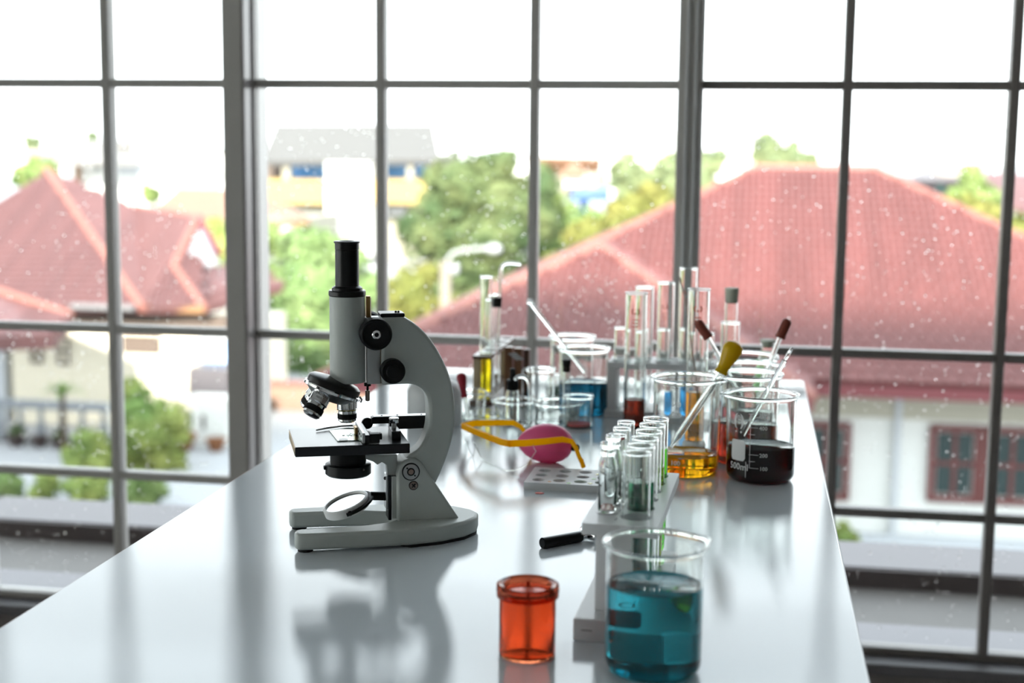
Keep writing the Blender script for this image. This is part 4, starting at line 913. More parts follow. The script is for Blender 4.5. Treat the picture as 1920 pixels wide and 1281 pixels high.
# condenser with iris
zb_, zm = (-0.0434, 0.0859)[1], (-0.0435, 0.0724)[1]
lathe_at(UT, 0, [(0, sz0), (.0203, sz0), (.0203, zb_ + .002), (.0195, zb_ - .002), (0, zb_ - .002)], 48).build('condenser', 'black_m', ms)
lathe_at(UT, 0, [(0, zb_), (.0240, zb_), (.0258, zb_ - .001), (.0258, zm + .002), (.0235, zm), (.015, zm - .0012), (0, zm - .0012)], 48).build('iris_ring', 'black', ms)
MB().box((UT - .0278, -.006, zb_ - .006), (UT - .0245, .001, zb_ - .002)).build('iris_lever', 'black_m', ms, smooth=0, bevel=.0006)
for vv in (-1, 1): MB().ball((UT + .0150, vv * .0208, zb_ - .004), .0014, 10, 6).build('iris_screw', 'screw', ms)
# bracket behind the condenser, slide way and plate
br = [(-0.0304, 0.0963), (0.0117, 0.0948), (0.0117, 0.0707), (0.0008, 0.0712), (-0.0004, 0.0835), (-0.0058, 0.0868), (-0.0107, 0.0839), (-0.0155, 0.0878), (-0.0227, 0.0905)]
MB().prism(br, -.008, .008, 'v').build('stage_bracket', 'enamel', ms, smooth=0, bevel=.0008)
a, b = (0.0011, 0.0202), (0.0045, 0.0713)
MB().box((a[0], -.012, a[1]), (b[0], .012, b[1])).build('slide_way', 'black', ms, smooth=0, bevel=.0005)
c_ = (0.0116, 0.0225)
MB().box((b[0], -.0135, .022), (c_[0] + .004, .0135, b[1])).build('pillar_rib', 'enamel', ms, smooth=0, bevel=.001)
MB().box((a[0] - .0024, -.010, a[1] + .012), (a[0], .010, b[1])).build('way_plate', 'brushed', ms, smooth=0, bevel=.0004)
for py in (.010, .0335): MB().ball((a[0] - .0026, -.004, b[1] - py + .006), .0021, 12, 8).build('way_screw', 'black', ms)
# hinge screw and cross-head screw on the pillar cheek
def disc(u, z, v, prof, nm, m, par, n=36): return MB().lathe(prof, n, Matrix.Translation((u, v, z)) @ Matrix.Rotation(R(90), 4, 'X')).build(nm, m, par, smooth=30)
hu, hz = (0.0251, 0.0778)
h_ = disc(hu, hz, -.0210, [(0, 0), (.0098, 0), (.0101, .0004), (.0101, .0012), (.0094, .0016), (0, .0016)], 'hinge_ring', 'black', ms)
disc(hu, hz, -.0222, [(0, 0), (.0090, 0), (.0088, .0008), (.0046, .0010), (.0044, .0003), (0, .0003)], 'hinge_screw', 'brushed', ms)
disc(hu, hz, -.0222, [(0, 0), (.0032, 0), (.0030, .0012), (0, .0015)], 'hinge_centre', 'screw', ms)
for an in (135, -45): disc(hu + .0062*math.cos(R(an)), hz + .0062*math.sin(R(an)), -.0228, [(0, 0), (.0010, 0), (.0010, .0006), (0, .0006)], 'spanner_hole', 'black_m', ms, 12)
xu, xz = (0.0281, 0.0618)
disc(xu, xz, -.0210, [(0, 0), (.0053, 0), (.0053, .0006), (0, .0008)], 'screw_seat', 'black_m', ms)
disc(xu, xz, -.0214, [(0, 0), (.0047, 0), (.0044, .0008), (.003, .0014), (0, .0016)], 'cross_screw', 'screw', ms)
q = MB()
for an in (45, -45): q.box((-.0027, -.0007, .0012), (.0027, .0007, .0020), Matrix.Translation((xu, -.0214, xz)) @ Matrix.Rotation(R(90), 4, 'X') @ Matrix.Rotation(R(an), 4, 'Z'))
q.build('cross_recess', 'black_m', ms, smooth=0)
# mirror on its fork
mu_, mz_ = (-0.0449, 0.0366)
mr = .0268
MMx = Matrix.Translation((mu_, 0, mz_)) @ Matrix.Rotation(R(-20), 4, 'Y') @ Matrix.Rotation(R(5), 4, 'X')
mm = MB().lathe([(0, -.0050), (mr - .001, -.0050), (mr, -.0040), (mr, .0046), (mr - .001, .0052), (mr - .0028, .0052), (mr - .0034, .0030), (0, .0030)], 52, MMx).build('mirror_cell', 'whitepl', ms)
MB().lathe([(0, .0031), (mr - .0036, .0031), (0, .0022)], 40, MMx).build('mirror', 'mirror', mm)
fk = [MMx @ Vector(((mr + .0022) * math.cos(a), (mr + .0022) * math.sin(a), 0)) for a in [R(-98) + R(196) * i / 18 for i in range(19)]]
MB().tube(fk, .0034, 10, flat=.6).build('mirror_fork', 'black_m', ms)
e_ = MMx @ Vector((mr + .0022, 0, 0))
MB().tube([e_, (a[0] - .004, 0, e_[2] - .001), (a[0] - .0005, 0, e_[2] - .0015)], .0050, 12).build('fork_stem', 'black_m', ms)
for vv in (-1, 1): MB().ball(MMx @ Vector((0, vv * (mr + .001), 0)), .0030, 12, 8).build('fork_pivot', 'black_m', ms)

# ================================================================= glassware
BK = {}
CAMV = Vector((0, 0, 1.24))
def facing(x, y): return math.atan2(-y, -x)        # bearing from a point on the table towards the photographer's side
def vessel(name, label, cat, x, y, r, h, wall=.0016, lip=.003, rc=.008, spout=None, liq=None, lev=0, z=TZ, n=56, round_b=False, group=None, gm='glass', liqname='liquid', flare=True):
    t = thing(name, label, cat, (x, y, z), 0, group)
    if round_b:
        K = 7; out = [(r * math.sin(PI/2*i/K), r - r * math.cos(PI/2*i/K)) for i in range(K + 1)]
        inn = [((r - wall) * math.sin(PI/2*i/K), r - (r - wall) * math.cos(PI/2*i/K)) for i in range(K + 1)]
    else:
        K = 4; out = [(0, .0006), (r - rc - .002, .0006), (r - rc, 0)] + [(r - rc + rc * math.sin(PI/2*i/K), rc - rc * math.cos(PI/2*i/K)) for i in range(1, K + 1)]
        ri = max(rc - wall, .001); inn = [(0, wall * 1.3), (r - rc, wall * 1.3)] + [(r - wall - ri + ri * math.sin(PI/2*i/K), wall * 1.3 + ri - ri * math.cos(PI/2*i/K)) for i in range(1, K + 1)]
    if flare: 
        sh = 1.0 if lip > .002 else .36                   # short rolled rim on tubes, broad flare on beakers
        bd = min(.0017, .0009 + lip * .22); c0 = r + lip - bd
        rim = [(r, h - .009 * sh), (r + lip * .25, h - .0045 * sh - .0004), (c0 + bd * .55, h - bd * 1.75)] + [(c0 + bd * math.cos(a), h - bd + bd * math.sin(a)) for a in (R(-35), R(0), R(40), R(80), R(120), R(160), R(200))] + [(r - wall + lip * .18, h - .0048 * sh - .0008), (r - wall, h - .009 * sh - .0006)]
    else: rim = [(r, h - .002), (r - .0001, h - .0002), (r - wall * .5, h + .0003), (r - wall + .0001, h - .0002), (r - wall, h - .002)]
    mb = MB().lathe(out + rim + list(reversed(inn)), n)
    if spout is not None:
        for i, p in enumerate(mb.v):
            if p[2] > h - .014:
                a = math.atan2(p[1], p[0]) - spout; a = (a + PI) % (2*PI) - PI
                k = math.exp(-(a / .22) ** 2) * min(1, (p[2] - h + .014) / .012)
                rr = math.hypot(p[0], p[1]); f = (rr + .0075 * k) / rr
                mb.v[i] = (p[0] * f, p[1] * f, p[2] - .0012 * k)
    b = mb.build('body', gm, t, smooth=60)
    if liq:
        ro = r - wall + .0004
        if round_b: prof = [(ro * math.sin(PI/2*i/7), r - ro * math.cos(PI/2*i/7)) for i in range(8)] + [(ro, lev), (0, lev)]
        else:
            ri = max(rc - wall, .001); z0 = wall * 1.3 - .0004
            prof = [(0, z0), (ro - ri, z0)] + [(ro - ri + ri * math.sin(PI/2*i/4), z0 + ri - ri * math.cos(PI/2*i/4)) for i in range(1, 5)] + [(ro, lev + .0008), (ro - .0012, lev), (0, lev)]
        MB().lathe(prof, n).build(liqname, liq, t, smooth=50)
    return t
def mark(root, r, items, m='print_w', name='print'):
    """items: (vf, phi, z, dx, dy): flat prints wrapped on the wall at bearing phi, height z"""
    q = MB()
    for vf, phi, z in items: q.add(wrap(vf[0], r + .00025, phi, z), vf[1])
    return q.build(name, m, root, smooth=0)
def rod(name, label, cat, pts, r, m, n=12, group=None):
    c = Vector(pts[0]); t = thing(name, label, cat, c, 0, group)
    MB().tube([Vector(p) - c for p in pts], r, n).build('shaft', m, t); return t
def dropper(name, label, bulb, glass_pts, br, gr, m, prof, group=None, tip=True):
    """bulb: (base point, end point); prof: (fraction along, radius factor)"""
    a, b = Vector(bulb[0]), Vector(bulb[1]); t = thing(name, label, 'dropper', a, 0, group); L = (b - a).length
    Mx = axis_m((0, 0, 0), b - a)
    MB().lathe([(0, 0)] + [(br * k, L * f) for f, k in prof] + [(0, L)], 28, Mx).build('bulb', m, t, smooth=50)
    P = [Vector(p) - a for p in glass_pts]; q = MB(); k = len(P)
    w = gr * .62
    # hollow tube: outer and inner wall in one closed skin
    d = (P[-1] - P[0]).normalized(); Lg = (P[-1] - P[0]).length
    q.lathe([(w, 0), (gr, 0), (gr, Lg * .86), (gr * .5, Lg * .95), (gr * .4, Lg), (w * .3, Lg), (w * .35, Lg * .95), (w, Lg * .85), (w, 0)], 18, axis_m(P[0], d))
    q.build('glass_tube', 'glass', t, smooth=50); return t
BULB1 = [(0, .62), (.06, .66), (.10, .56), (.3, .62), (.55, .85), (.75, 1.0), (.9, .86), (.97, .5)]
BULB2 = [(0, .92), (.06, 1.0), (.14, .96), (.2, .92), (.8, .92), (.92, .78), (.98, .4)]

# ---- foreground: blue beaker and amber pot
x, y, r, h = (-0.0704, 1.1679, 0.0411, 0.1128)
t = vessel('beaker', 'large glass beaker of blue liquid standing foremost on the table', 'beaker', x, y, r, h, wall=.0018, lip=.0042, rc=.010, spout=R(30), liq='blue', lev=0.0762, n=72)
ph = facing(x, y)
its = []
vf = grid_rect(.0180, .0150, 12, .002); p_ = ph + R(187)
zz = 0.03
its.append((vf, p_, zz))
its.append((ring_flat(0, 0, .0020, .0031, n=22, sy=1.25), ph + R(201), zz - .0090))
its.append((ring_flat(0, 0, .0022, .0030, n=16, sy=.8), ph + R(195), zz + .0195)); its.append((ring_flat(0, 0, .0022, .0030, n=16, sy=.8), ph + R(205), zz + .0195))
mark(t, r, its, 'print_w')
x, y, r, h = (-0.1812, 1.1845, 0.0248, 0.0637)
t = thing('sample_pot', 'small amber plastic pot with a ribbed collar and flat lid', 'pot', (x, y, TZ))
w = .0012
MB().lathe([(0, .0004), (r - .002, .0004), (r - .0008, .0006), (r, .0016), (r, h - .006), (r - w, h - .006), (r - w, .003), (r - .003, .0022), (0, .0022)], 64).build('body', 'amber', t, smooth=40)
MB().lathe([(0, h - .0052), (r - .0040, h - .0052), (r - .0034, h - .0006), (r + .0006, h + .0008), (r + .0024, h - .0002), (r + .0027, h - .0030), (r + .0027, h - .0058), (r + .0020, h - .0066), (r + .0020, h - .0082), (r + .0024, h - .0090), (r + .0022, h - .0106), (r + .0003, h - .0112), (r + .0003, h - .0066), (0, h - .0066)], 64).build('lid', 'amber_dk', t, smooth=30)
MB().lathe([(0, 0), (.0012, 0), (.0010, .0012), (0, .0014)], 12, Matrix.Translation((0, 0, .0022))).build('moulding_mark', 'amber', t)

# ---- white tube rack in front with its tubes
RZ_ = R(-2.0)
rx, ry = -.1045, 1.3425
rk = thing('tube_rack', 'white plastic test tube rack behind the blue beaker, with glass tubes in two rows', 'rack', (rx, ry, TZ), RZ_)
def plate_holes(x0, x1, y0, y1, z0, z1, holes, n=18):
    """plate with round holes: each hole in its own cell; cells tile the plate in the (x, y) plane"""
    q = MB()
    xs = sorted({x0, x1} | {c[4] for c in holes} | {c[5] for c in holes})
    for (hx, hy, hr, _, cx0, cx1, cy0, cy1) in holes:
        ring = []; rect = []
        for k in range(n):
            a = 2*PI*(k + .5)/n; c, s_ = math.cos(a), math.sin(a); ring.append((hx + hr*c, hy + hr*s_))
            sx = ((cx1 - hx) if c > 0 else (hx - cx0)) / max(abs(c), 1e-6); sy = ((cy1 - hy) if s_ > 0 else (hy - cy0)) / max(abs(s_), 1e-6)
            d = min(sx, sy); rect.append((hx + d*c, hy + d*s_))
        vs = [(*p, z1) for p in ring] + [(*p, z1) for p in rect] + [(*p, z0) for p in ring] + [(*p, z0) for p in rect]; fs = []
        for k in range(n):
            k2 = (k+1) % n
            fs += [(k, n+k, n+k2, k2), (2*n+k2, 3*n+k2, 3*n+k, 2*n+k), (k2, 2*n+k2, 2*n+k, k)]
        q.add(vs, fs)
        # the cell's four corners
        for cxp in (cx0, cx1):
            for cyp in (cy0, cy1):
                best = sorted(range(n), key=lambda k: (rect[k][0]-cxp)**2 + (rect[k][1]-cyp)**2)[:2]
                a_, b_ = best
                q.add([(*rect[a_], z1), (cxp, cyp, z1), (*rect[b_], z1), (*rect[a_], z0), (cxp, cyp, z0), (*rect[b_], z0)], [(0,1,2), (5,4,3)])
    return q
nr = 6; ys = [-.060 + .0342 * i for i in range(nr)]
px0, px1 = -.0345, .0345; py0, py1 = -.094, .128; hz0, hz1 = .0925, .1030
cells = []
for i, yy in enumerate(ys):
    a, b = yy - .0171, yy + .0171
    cells.append((.0105, yy, .0143, 0, -.0055, px1, a, b)); cells.append((-.0175, yy + .010, .0102, 0, px0, -.0055, a, b))
tp = plate_holes(px0, px1, py0, py1, hz0, hz1, cells)
ya, yb_ = ys[0] - .0171, ys[-1] + .0171
tp.box((px0, py0, hz0), (px1, ya, hz1)).box((px0, yb_, hz0), (px1, py1, hz1))
tp.add([(px0, ya, hz0), (px0, yb_, hz0), (px0, yb_, hz1), (px0, ya, hz1)], [(0,1,2,3)]).add([(px1, ya, hz0), (px1, yb_, hz0), (px1, yb_, hz1), (px1, ya, hz1)], [(0,1,2,3)])
tp.build('top_plate', 'rack', rk, smooth=0)
MB().box((-.0375, -.118, 0), (.0375, .135, .021)).build('base', 'rack', rk, smooth=0, bevel=.0015)
MB().box((-.030, -.1183, .0105), (-.020, -.1179, .0112)).build('mould_line', 'print_k', rk, smooth=0)
for yy in (-.092, .116): MB().box((-.022, yy, .021), (.010, yy + .010, hz0)).build('leg', 'rack', rk, smooth=0, bevel=.001)
rot = Matrix.Rotation(RZ_, 3, 'Z')
def in_rack(lx, ly): p = rot @ Vector((lx, ly, 0)); return rx + p.x, ry + p.y
GR = 'tubes in the front white rack'
side = ['nearest right-row tube of the front white rack, brown liquid in its foot', 'second right-row tube of the front white rack, filled with dark green liquid', 'empty glass tube third in the right row of the front white rack', 'empty glass tube fourth in the right row of the front white rack', 'fifth tube of the right row in the front white rack, with yellow-green liquid', 'rearmost tube of the right row in the front white rack, with bright green liquid']
fill = {0: ('brown_l', .034), 1: ('dkgreen', .108), 4: ('ygreen', .100), 5: ('green_l', .112)}
for i, yy in enumerate(ys):
    X, Y = in_rack(.0105, yy)
    lq, lv = fill.get(i, (None, 0))
    vessel('test_tube', side[i], 'test tube', X, Y, .0130, .1645 - .0212, wall=.0009, lip=.0004, round_b=True, z=TZ + .0212, n=40, group=GR, liq=lq, lev=lv)
lab = ['nearest small ring-necked glass vial in the left row of the front white rack', 'second small ring-necked glass vial in the left row of the front white rack', 'slim tube with red residue in its mouth, left row of the front white rack', 'slim empty tube fourth in the left row of the front white rack', 'rearmost slim empty tube in the left row of the front white rack']
for i in range(5):
    X, Y = in_rack(-.0175, ys[i] + .010)
    if i < 2:
        t = thing('glass_vial', lab[i], 'vial', (X, Y, TZ + .1035), 0, GR)
        H = .066
        MB().lathe([(0, .0006), (.0072, 0), (.0084, .001), (.0087, .003), (.0087, .044), (.0080, .0485), (.0064, .0520), (.0062, .0550), (.0073, .0562), (.0073, .0580), (.0062, .0592), (.0062, .0606), (.0071, .0614), (.0071, H), (.0060, H), (.0054, .0600), (.0054, .0525), (.0071, .0480), (.0079, .0435), (.0079, .003), (.0064, .0016), (0, .0016)], 36).build('body', 'glass', t, smooth=50)
        MB().lathe([(0, .0030), (.0076, .0030), (.0076, .0034), (0, .0034)], 24).build('residue', 'w_grey' if i else 'w_pink', t)
        MB().lathe([(0, .103), (.0105, .103), (.0105, .1034), (0, .1034)], 20, Matrix.Translation((-.0175, ys[i] + .010, 0))).build('socket_floor', 'rack', rk)
    else:
        t = vessel('test_tube', lab[i], 'test tube', X, Y, .0088, .1640 - .0212, wall=.0008, lip=.0003, round_b=True, z=TZ + .0212, n=28, group=GR)
        if i == 2: MB().ball((.004, -.002, .164 - .0212 - .004), .0024, 10, 6, (1.4, .8, .6)).build('residue', 'redsed', t)

# ---- magnifying glass lying by the rack
a, b = Vector((*(-0.2165, 1.5145), TZ + .0062)), Vector((*(-0.1776, 1.5513), TZ + .0062))
mg = thing('magnifying_glass', 'magnifying glass with a black handle lying half under the front white rack', 'magnifier', a)
d = (b - a).normalized()
Mx = axis_m((0, 0, 0), d); L = (b - a).length
MB().lathe([(0, 0), (.0054, 0), (.0062, .0008), (.0062, L - .002), (.0056, L), (0, L)], 28, Mx).build('handle', 'black', mg)
MB().lathe([(0, L), (.0034, L), (.0034, L + .008), (0, L + .008)], 20, Mx).build('ferrule', 'chrome', mg)
cR = .029; cpos = d * (L + .008 + cR)
rg = MB(); pts = [cpos + Vector((cR*math.cos(2*PI*k/40), cR*math.sin(2*PI*k/40), 0)) for k in range(41)]
rg.tube(pts, .0026, 8, caps=False, flat=1.6); rg.build('rim', 'chrome', mg)
MB().lathe([(0, .0030), (.014, .0022), (.0275, 0), (.014, -.0022), (0, -.0030)], 40, Matrix.Translation(cpos)).build('lens', 'glass', mg)

# ---- maroon 500 ml beaker
x, y, r, h = (0.0231, 1.9097, 0.0454, 0.118)
BX = (x, y, r)
t = vessel('beaker', 'glass beaker of dark maroon liquid marked 500ml with white scale', 'beaker', x, y, r, h, wall=.0018, lip=.0045, rc=.011, spout=facing(x, y) - R(82), liq='maroon', lev=0.0466, n=64)
its = []
def tx(body, size, at, just='l', bold=.0001):
    v, f = text_mesh(body, size, bold); w = max(p.x for p in v); v = [p - Vector((w/2 if just == 'c' else 0, 0, 0)) for p in v]; its.append(((v, f), at[0], at[1]))
sx = (-1.9046, 0.0232); st = (-1.9604, 0.0967)
its.append((off(grid_rect(.0006, st[1] - sx[1], 1), 0, 0), sx[0], sx[1]))
tick = [(-1.9127, 0.0232), (-1.9194, 0.0321), (-1.9262, 0.0411), (-1.9468, 0.0682), (-1.9539, 0.0775), (-1.9607, 0.0864), (-1.9678, 0.0956)]
for k, (p, L, s) in enumerate(zip(tick, (.0128, .0085, .0128, .0085, .0128, .0085, .0128), ('100', '', '200', '', '400', '', '500'))):
    its.append((grid_rect(L, .0006, 6), p[0], p[1]))
    if s: tx(s, .0072, (p[0] + (L + .0012)/r, p[1] - .0024))
apx = (-1.7414, 0.0905)
tx('APPROX', .0034, apx)
p0 = (-2.5638, 0.0312); p1 = (-2.0406, 0.0591)
wd = (p1[0] - p0[0]) * r
its.append((grid_rect(wd, p1[1] - p0[1], 14, .0042), p0[0], p0[1]))
c0 = (-2.6093, 0.0198)
tx('500ml', .0125, (c0[0], c0[1] - .0006), 'l', .00012)
l0 = (-2.0189, 0.0096); l1 = (-2.0357, 0.0311)
its.append((grid_rect(.0008, l1[1] - l0[1], 1), l0[0], l0[1]))
e = (-2.2953, 0.084)
for s in (-1, 1):
    # one wing of the emblem: a crescent, thick in the middle, its lower tip turned in but not meeting the other
    vs = []
    for k in range(15):
        a = R(82) - R(160) * k / 14; th = math.sin(PI * (k + .6) / 15)
        ro, ri = .0105, .0105 - .0062 * th
        vs += [Vector((s * (ro * math.cos(a) * .68 + .0014), ro * math.sin(a), 0)), Vector((s * (ri * math.cos(a) * .68 + .0014), ri * math.sin(a) + .0003, 0))]
    fs = [(2*k, 2*k+1, 2*k+3, 2*k+2) for k in range(14)]
    its.append(((vs, fs), e[0], e[1]))
    its.append((off(grid_rect(.0032, .0030, 2, .001), s * .0042 - .0016, -.0155), e[0], e[1]))
its.append((ring_flat(0, .0050, .0027, .0033), e[0], e[1]))
its.append((ring_flat(0, .0050, .0010, .0015, sy=2.0), e[0], e[1])); its.append((grid_rect(.0058, .0005, 3), e[0] - .0029/r, e[1] + .0050))
mark(t, r, its)

# ---- beaker of yellow liquid with a dropper
x, y, r, h = (-0.0786, 1.9288, 0.0451, 0.1338)
t = vessel('beaker', 'glass beaker with shallow yellow liquid holding the mustard-bulbed dropper', 'beaker', x, y, r, h, wall=.0017, lip=.0045, rc=.010, spout=facing(x, y) + R(80), liq='yellow', lev=0.0269, n=64)
its = []
for s, p in (('600', (-1.9889, 0.0983)), ('500', (-1.9804, 0.0845)), ('100', (-1.9744, 0.0181))): tx(s, .0092, p)
mark(t, r, its)
pa, pb_, pc = (0.51, 0.131), 0, 0
ya = y - .012
dropper('dropper', 'dropper with a big mustard-yellow rubber bulb leaning in the yellow beaker', ((-0.0338, 1.925, 0.9397), (-0.0138, 1.93, 0.9827)), [(-0.0325, 1.925, 0.9419), (-0.0979, 1.92, 0.8361)], .0140, .0052, 'mustard', BULB1)

# ---- well plate with coloured drops
wx, wy = (-0.2796, 1.7825)
wp = thing('well_plate', 'white spotting plate with rows of wells and coloured drops', 'plate', (wx, wy, TZ), R(-.5))
cells = []; P_ = .0275; wr = .0085
for i in range(5):
    for j in range(3):
        cx0 = .003 + i * P_; cy0 = .004 + j * P_
        cells.append((cx0 + P_/2, cy0 + P_/2, wr, 0, cx0, cx0 + P_, cy0, cy0 + P_))
X1, Y1 = .003 + 5 * P_, .004 + 3 * P_
q = plate_holes(.003, X1, .004, Y1, .0035, .0098, cells)
q.box((0, 0, .0), (X1 + .003, .004, .0098)).box((0, Y1, 0), (X1 + .003, Y1 + .004, .0098)).box((0, .004, 0), (.003, Y1, .0098)).box((X1, .004, 0), (X1 + .003, Y1, .0098)).box((.003, .004, 0), (X1, Y1, .0035))
q.build('plate', 'rack', wp, smooth=0)
fills = {(0, 0): 'w_pink', (1, 0): 'w_orange', (2, 0): 'w_green', (3, 0): 'w_green', (1, 1): 'w_pink', (2, 1): 'w_pink', (3, 1): 'w_dgreen', (3, 2): 'w_yellow', (0, 1): 'w_grey', (0, 2): 'w_grey', (1, 2): 'w_dgreen', (2, 2): 'w_pink'}
for (i, j), m in fills.items():
    MB().lathe([(0, .0036), (wr - .0002, .0036), (wr - .0002, .0058), (0, .0056)], 16, Matrix.Translation((.003 + (i + .5) * P_, .004 + (j + .5) * P_, 0))).build('well_liquid', m, wp)
for (u, v, m, s) in ((.024 + .008, .010, 'w_orange', .0025), (.058, .008, 'w_green', .0035), (.085, .012, 'w_yellow', .0035), (.087, .038, 'w_green', .004), (.090, .066, 'w_yellow', .0045)):
    MB().ball((u, v, .0098), s, 10, 6, (1, 1.2, .16)).build('spilled_drop', m, wp)
dr = tag(MB().ball((0, 0, 0), .0062, 18, 8, (1, .7, .14)).build('liquid_drop', 'w_red', None), 'red drop of liquid on the table before the spotting plate', 'drop'); dr.location = (*(-0.2561, 1.7655), TZ + .0006)

# ---- pink rubber bulb
px_, py_ = (-0.2755, 1.9375)
pk = thing('rubber_bulb', 'pink rubber squeeze bulb lying behind the goggles', 'bulb', (px_, py_ + .012, TZ), R(-6))
mb_ = MB()
mb_.lathe([(0, -.0405), (.004, -.0400), (.0115, -.0350), (.0185, -.0270), (.0240, -.0160), (.0270, -.0040), (.0275, .006), (.0262, .0160), (.0228, .0255), (.0170, .0330), (.0105, .0370), (.005, .0385), (0, .0388)], 48, Matrix.Translation((0, 0, .0268)) @ Matrix.Rotation(R(90), 4, 'Y'))
for i, p in enumerate(mb_.v):
    a = math.atan2(p[1], p[2] - .0268); k = 1 + .035 * max(0, math.cos(a)) ** 12
    mb_.v[i] = (p[0], p[1] * k, .0268 + (p[2] - .0268) * k)
mb_.build('bulb', 'pink', pk, smooth=60)
MB().lathe([(0, .037), (.0045, .037), (.0050, .040), (.0050, .047), (.0030, .049), (0, .049)], 20, Matrix.Translation((0, 0, .0235)) @ Matrix.Rotation(R(90), 4, 'Y')).build('nozzle', 'rubber', pk)

# ---- safety goggles with yellow frame
A_ = Vector((*(-0.4021, 1.9878), .039)); B_ = Vector((*(-0.3132, 1.8662), .042)); S_ = Vector((*(-0.2815, 1.8791), .0415))
gg = thing('safety_goggles', 'clear safety goggles with a yellow frame and folded-out yellow temples', 'goggles', (A_.x, A_.y, TZ)); o = Vector((A_.x, A_.y, 0))
def bar(nm, pts, w, hgt, m='goggle_y', sub=3):
    P = [Vector(p) - o for p in pts]
    q = MB(); vs = []; fs = []
    for i, p in enumerate(P):
        t_ = (P[min(i+1, len(P)-1)] - P[max(i-1, 0)]); t_.z *= 1.0; t_.normalize()
        sd = t_.cross(Vector((0, 0, 1)));
        sd = sd.normalized() if sd.length > .05 else Vector((.3, -1, 0)).normalized()
        up = sd.cross(t_).normalized()
        hh = hgt[i] if isinstance(hgt, (list, tuple)) else hgt
        vs += [p + sd*w*.5 + up*hh*.5, p - sd*w*.5 + up*hh*.5, p - sd*w*.5 - up*hh*.5, p + sd*w*.5 - up*hh*.5]
    n = len(P)
    for i in range(n-1):
        for k in range(4): k2 = (k+1) % 4; fs.append((4*i+k, 4*i+k2, 4*i+4+k2, 4*i+4+k))
    fs += [(3,2,1,0), (4*n-4, 4*n-3, 4*n-2, 4*n-1)]
    return q.add(vs, fs).build(nm, m, gg, smooth=30, bevel=.0008)
brow = [A_, Vector((*(-0.3803, 1.9452), .042)), Vector((*(-0.3523, 1.9066), .0425)), Vector((*(-0.3252, 1.8719), .0425)), B_]
bar('brow_bar', brow, .0052, .0085)
near = [B_ + Vector((-.001, 0, 0)), Vector((*(-0.2929, 1.8766), .0415)), Vector((*(-0.2699, 1.895), .041)), Vector((*(-0.2467, 1.9147), .041)), Vector((*(-0.2343, 1.9174), .038)), Vector((*(-0.2276, 1.9116), .0305)), Vector((*(-0.2226, 1.9091), .0185)), Vector((*(-0.2193, 1.9133), .0110))]
bar('temple', near, .0038, [.0095, .0092, .0090, .0082, .0066, .0058, .0058, .0070])
far_ = [A_, Vector((*(-0.3888, 2.0087), .0395)), Vector((*(-0.3577, 2.0119), .041)), Vector((*(-0.3333, 2.0173), .041)), Vector((*(-0.3214, 2.0119), .037)), Vector((*(-0.3111, 2.0073), .0265)), Vector((*(-0.306, 2.0164), .0130))]
bar('temple', far_, .0038, [.0090, .0088, .0084, .0078, .0066, .0058, .0058])
MB().tube([Vector((*(-0.2193, 1.9133), .0110)) - o, Vector((*(-0.2173, 1.9158), .0030)) - o], [.0030, .0034], 10).build('temple_tip', 'goggle_y', gg)
# polycarbonate lens: from the brow bar down to the table, notched for the nose, wrapping into a side shield
path = brow + [Vector((*(-0.2961, 1.8741), .0415)), S_]
def along(pts, s):
    Ls = [(b - a).length for a, b in zip(pts, pts[1:])]; tot = sum(Ls); d = s * tot
    for a, b, L in zip(pts, pts[1:], Ls):
        if d <= L + 1e-9: return a.lerp(b, d / L)
        d -= L
    return pts[-1].copy()
prof = [(0, .018), (.05, .012), (.12, .0022), (.17, .0010), (.21, .012), (.245, .0205), (.28, .012), (.34, .0012), (.45, .0006), (.6, .0006), (.72, .0012), (.84, .005), (.93, .012), (1, .030)]
def low(s):
    for (a, za), (b, zb) in zip(prof, prof[1:]):
        if s <= b: return za + (zb - za) * (s - a) / (b - a)
    return prof[-1][1]
N_, K_ = 60, 6; vs = []; fs = []
dirn = (B_ - A_).normalized(); outn = Vector((-dirn.y, dirn.x, 0)) * -1
for i in range(N_ + 1):
    s = i / N_; p = along(path, s) - o; zt_ = p.z - .001; zl = low(s)
    for k in range(K_ + 1):
        f = k / K_; bulge = math.sin(PI * f) * .006 - .010 * f
        vs.append(p + outn * bulge * (.35 + .65 * math.sin(PI * s)) + Vector((0, 0, (zt_ + (zl - zt_) * f) - p.z)))
for i in range(N_):
    for k in range(K_): a = i*(K_+1)+k; fs.append((a, a+1, a+K_+2, a+K_+1))
ln = MB().add(vs, fs).build('lens', 'lens', gg, smooth=60)
ep = [Vector(vs[i*(K_+1)+K_]) for i in range(N_ + 1)] + [Vector(vs[N_*(K_+1)+k]) for k in range(K_ - 1, -1, -1)]
MB().tube(ep, .0007, 8).build('lens_edge', 'glass', gg, smooth=60)

# ---- left rear: small beaker with red dropper, dish, bottle, wooden rack
x, y, r, h = (-0.4488, 2.2429, 0.0309, 0.0461)
vessel('beaker', 'small glass beaker beside the microscope arm holding a red-bulbed dropper', 'beaker', x, y, r, h, wall=.0016, lip=.003, rc=.006, spout=facing(x, y) + R(75), n=48)
dropper('dropper', 'dropper with a dark red bulb standing in the small beaker by the microscope', ((-0.4366, 2.17, 0.8477), (-0.4438, 2.175, 0.8868)), [(-0.4366, 2.17, 0.8495), (-0.4285, 2.165, 0.8148)], .0084, .0034, 'redbulb', [(0, .62), (.08, .66), (.14, .55), (.35, .62), (.6, .84), (.8, 1.0), (.92, .84), (.98, .45)])
x, y = (-0.4137, 2.2375)
ds = vessel('petri_dish', 'flat clear glass dish between the small beakers', 'dish', x, y, .040, .011, wall=.0015, lip=.0005, rc=.003, n=56)
x, y, r, h = (-0.4884, 2.1848, 0.0439, 0.0913)
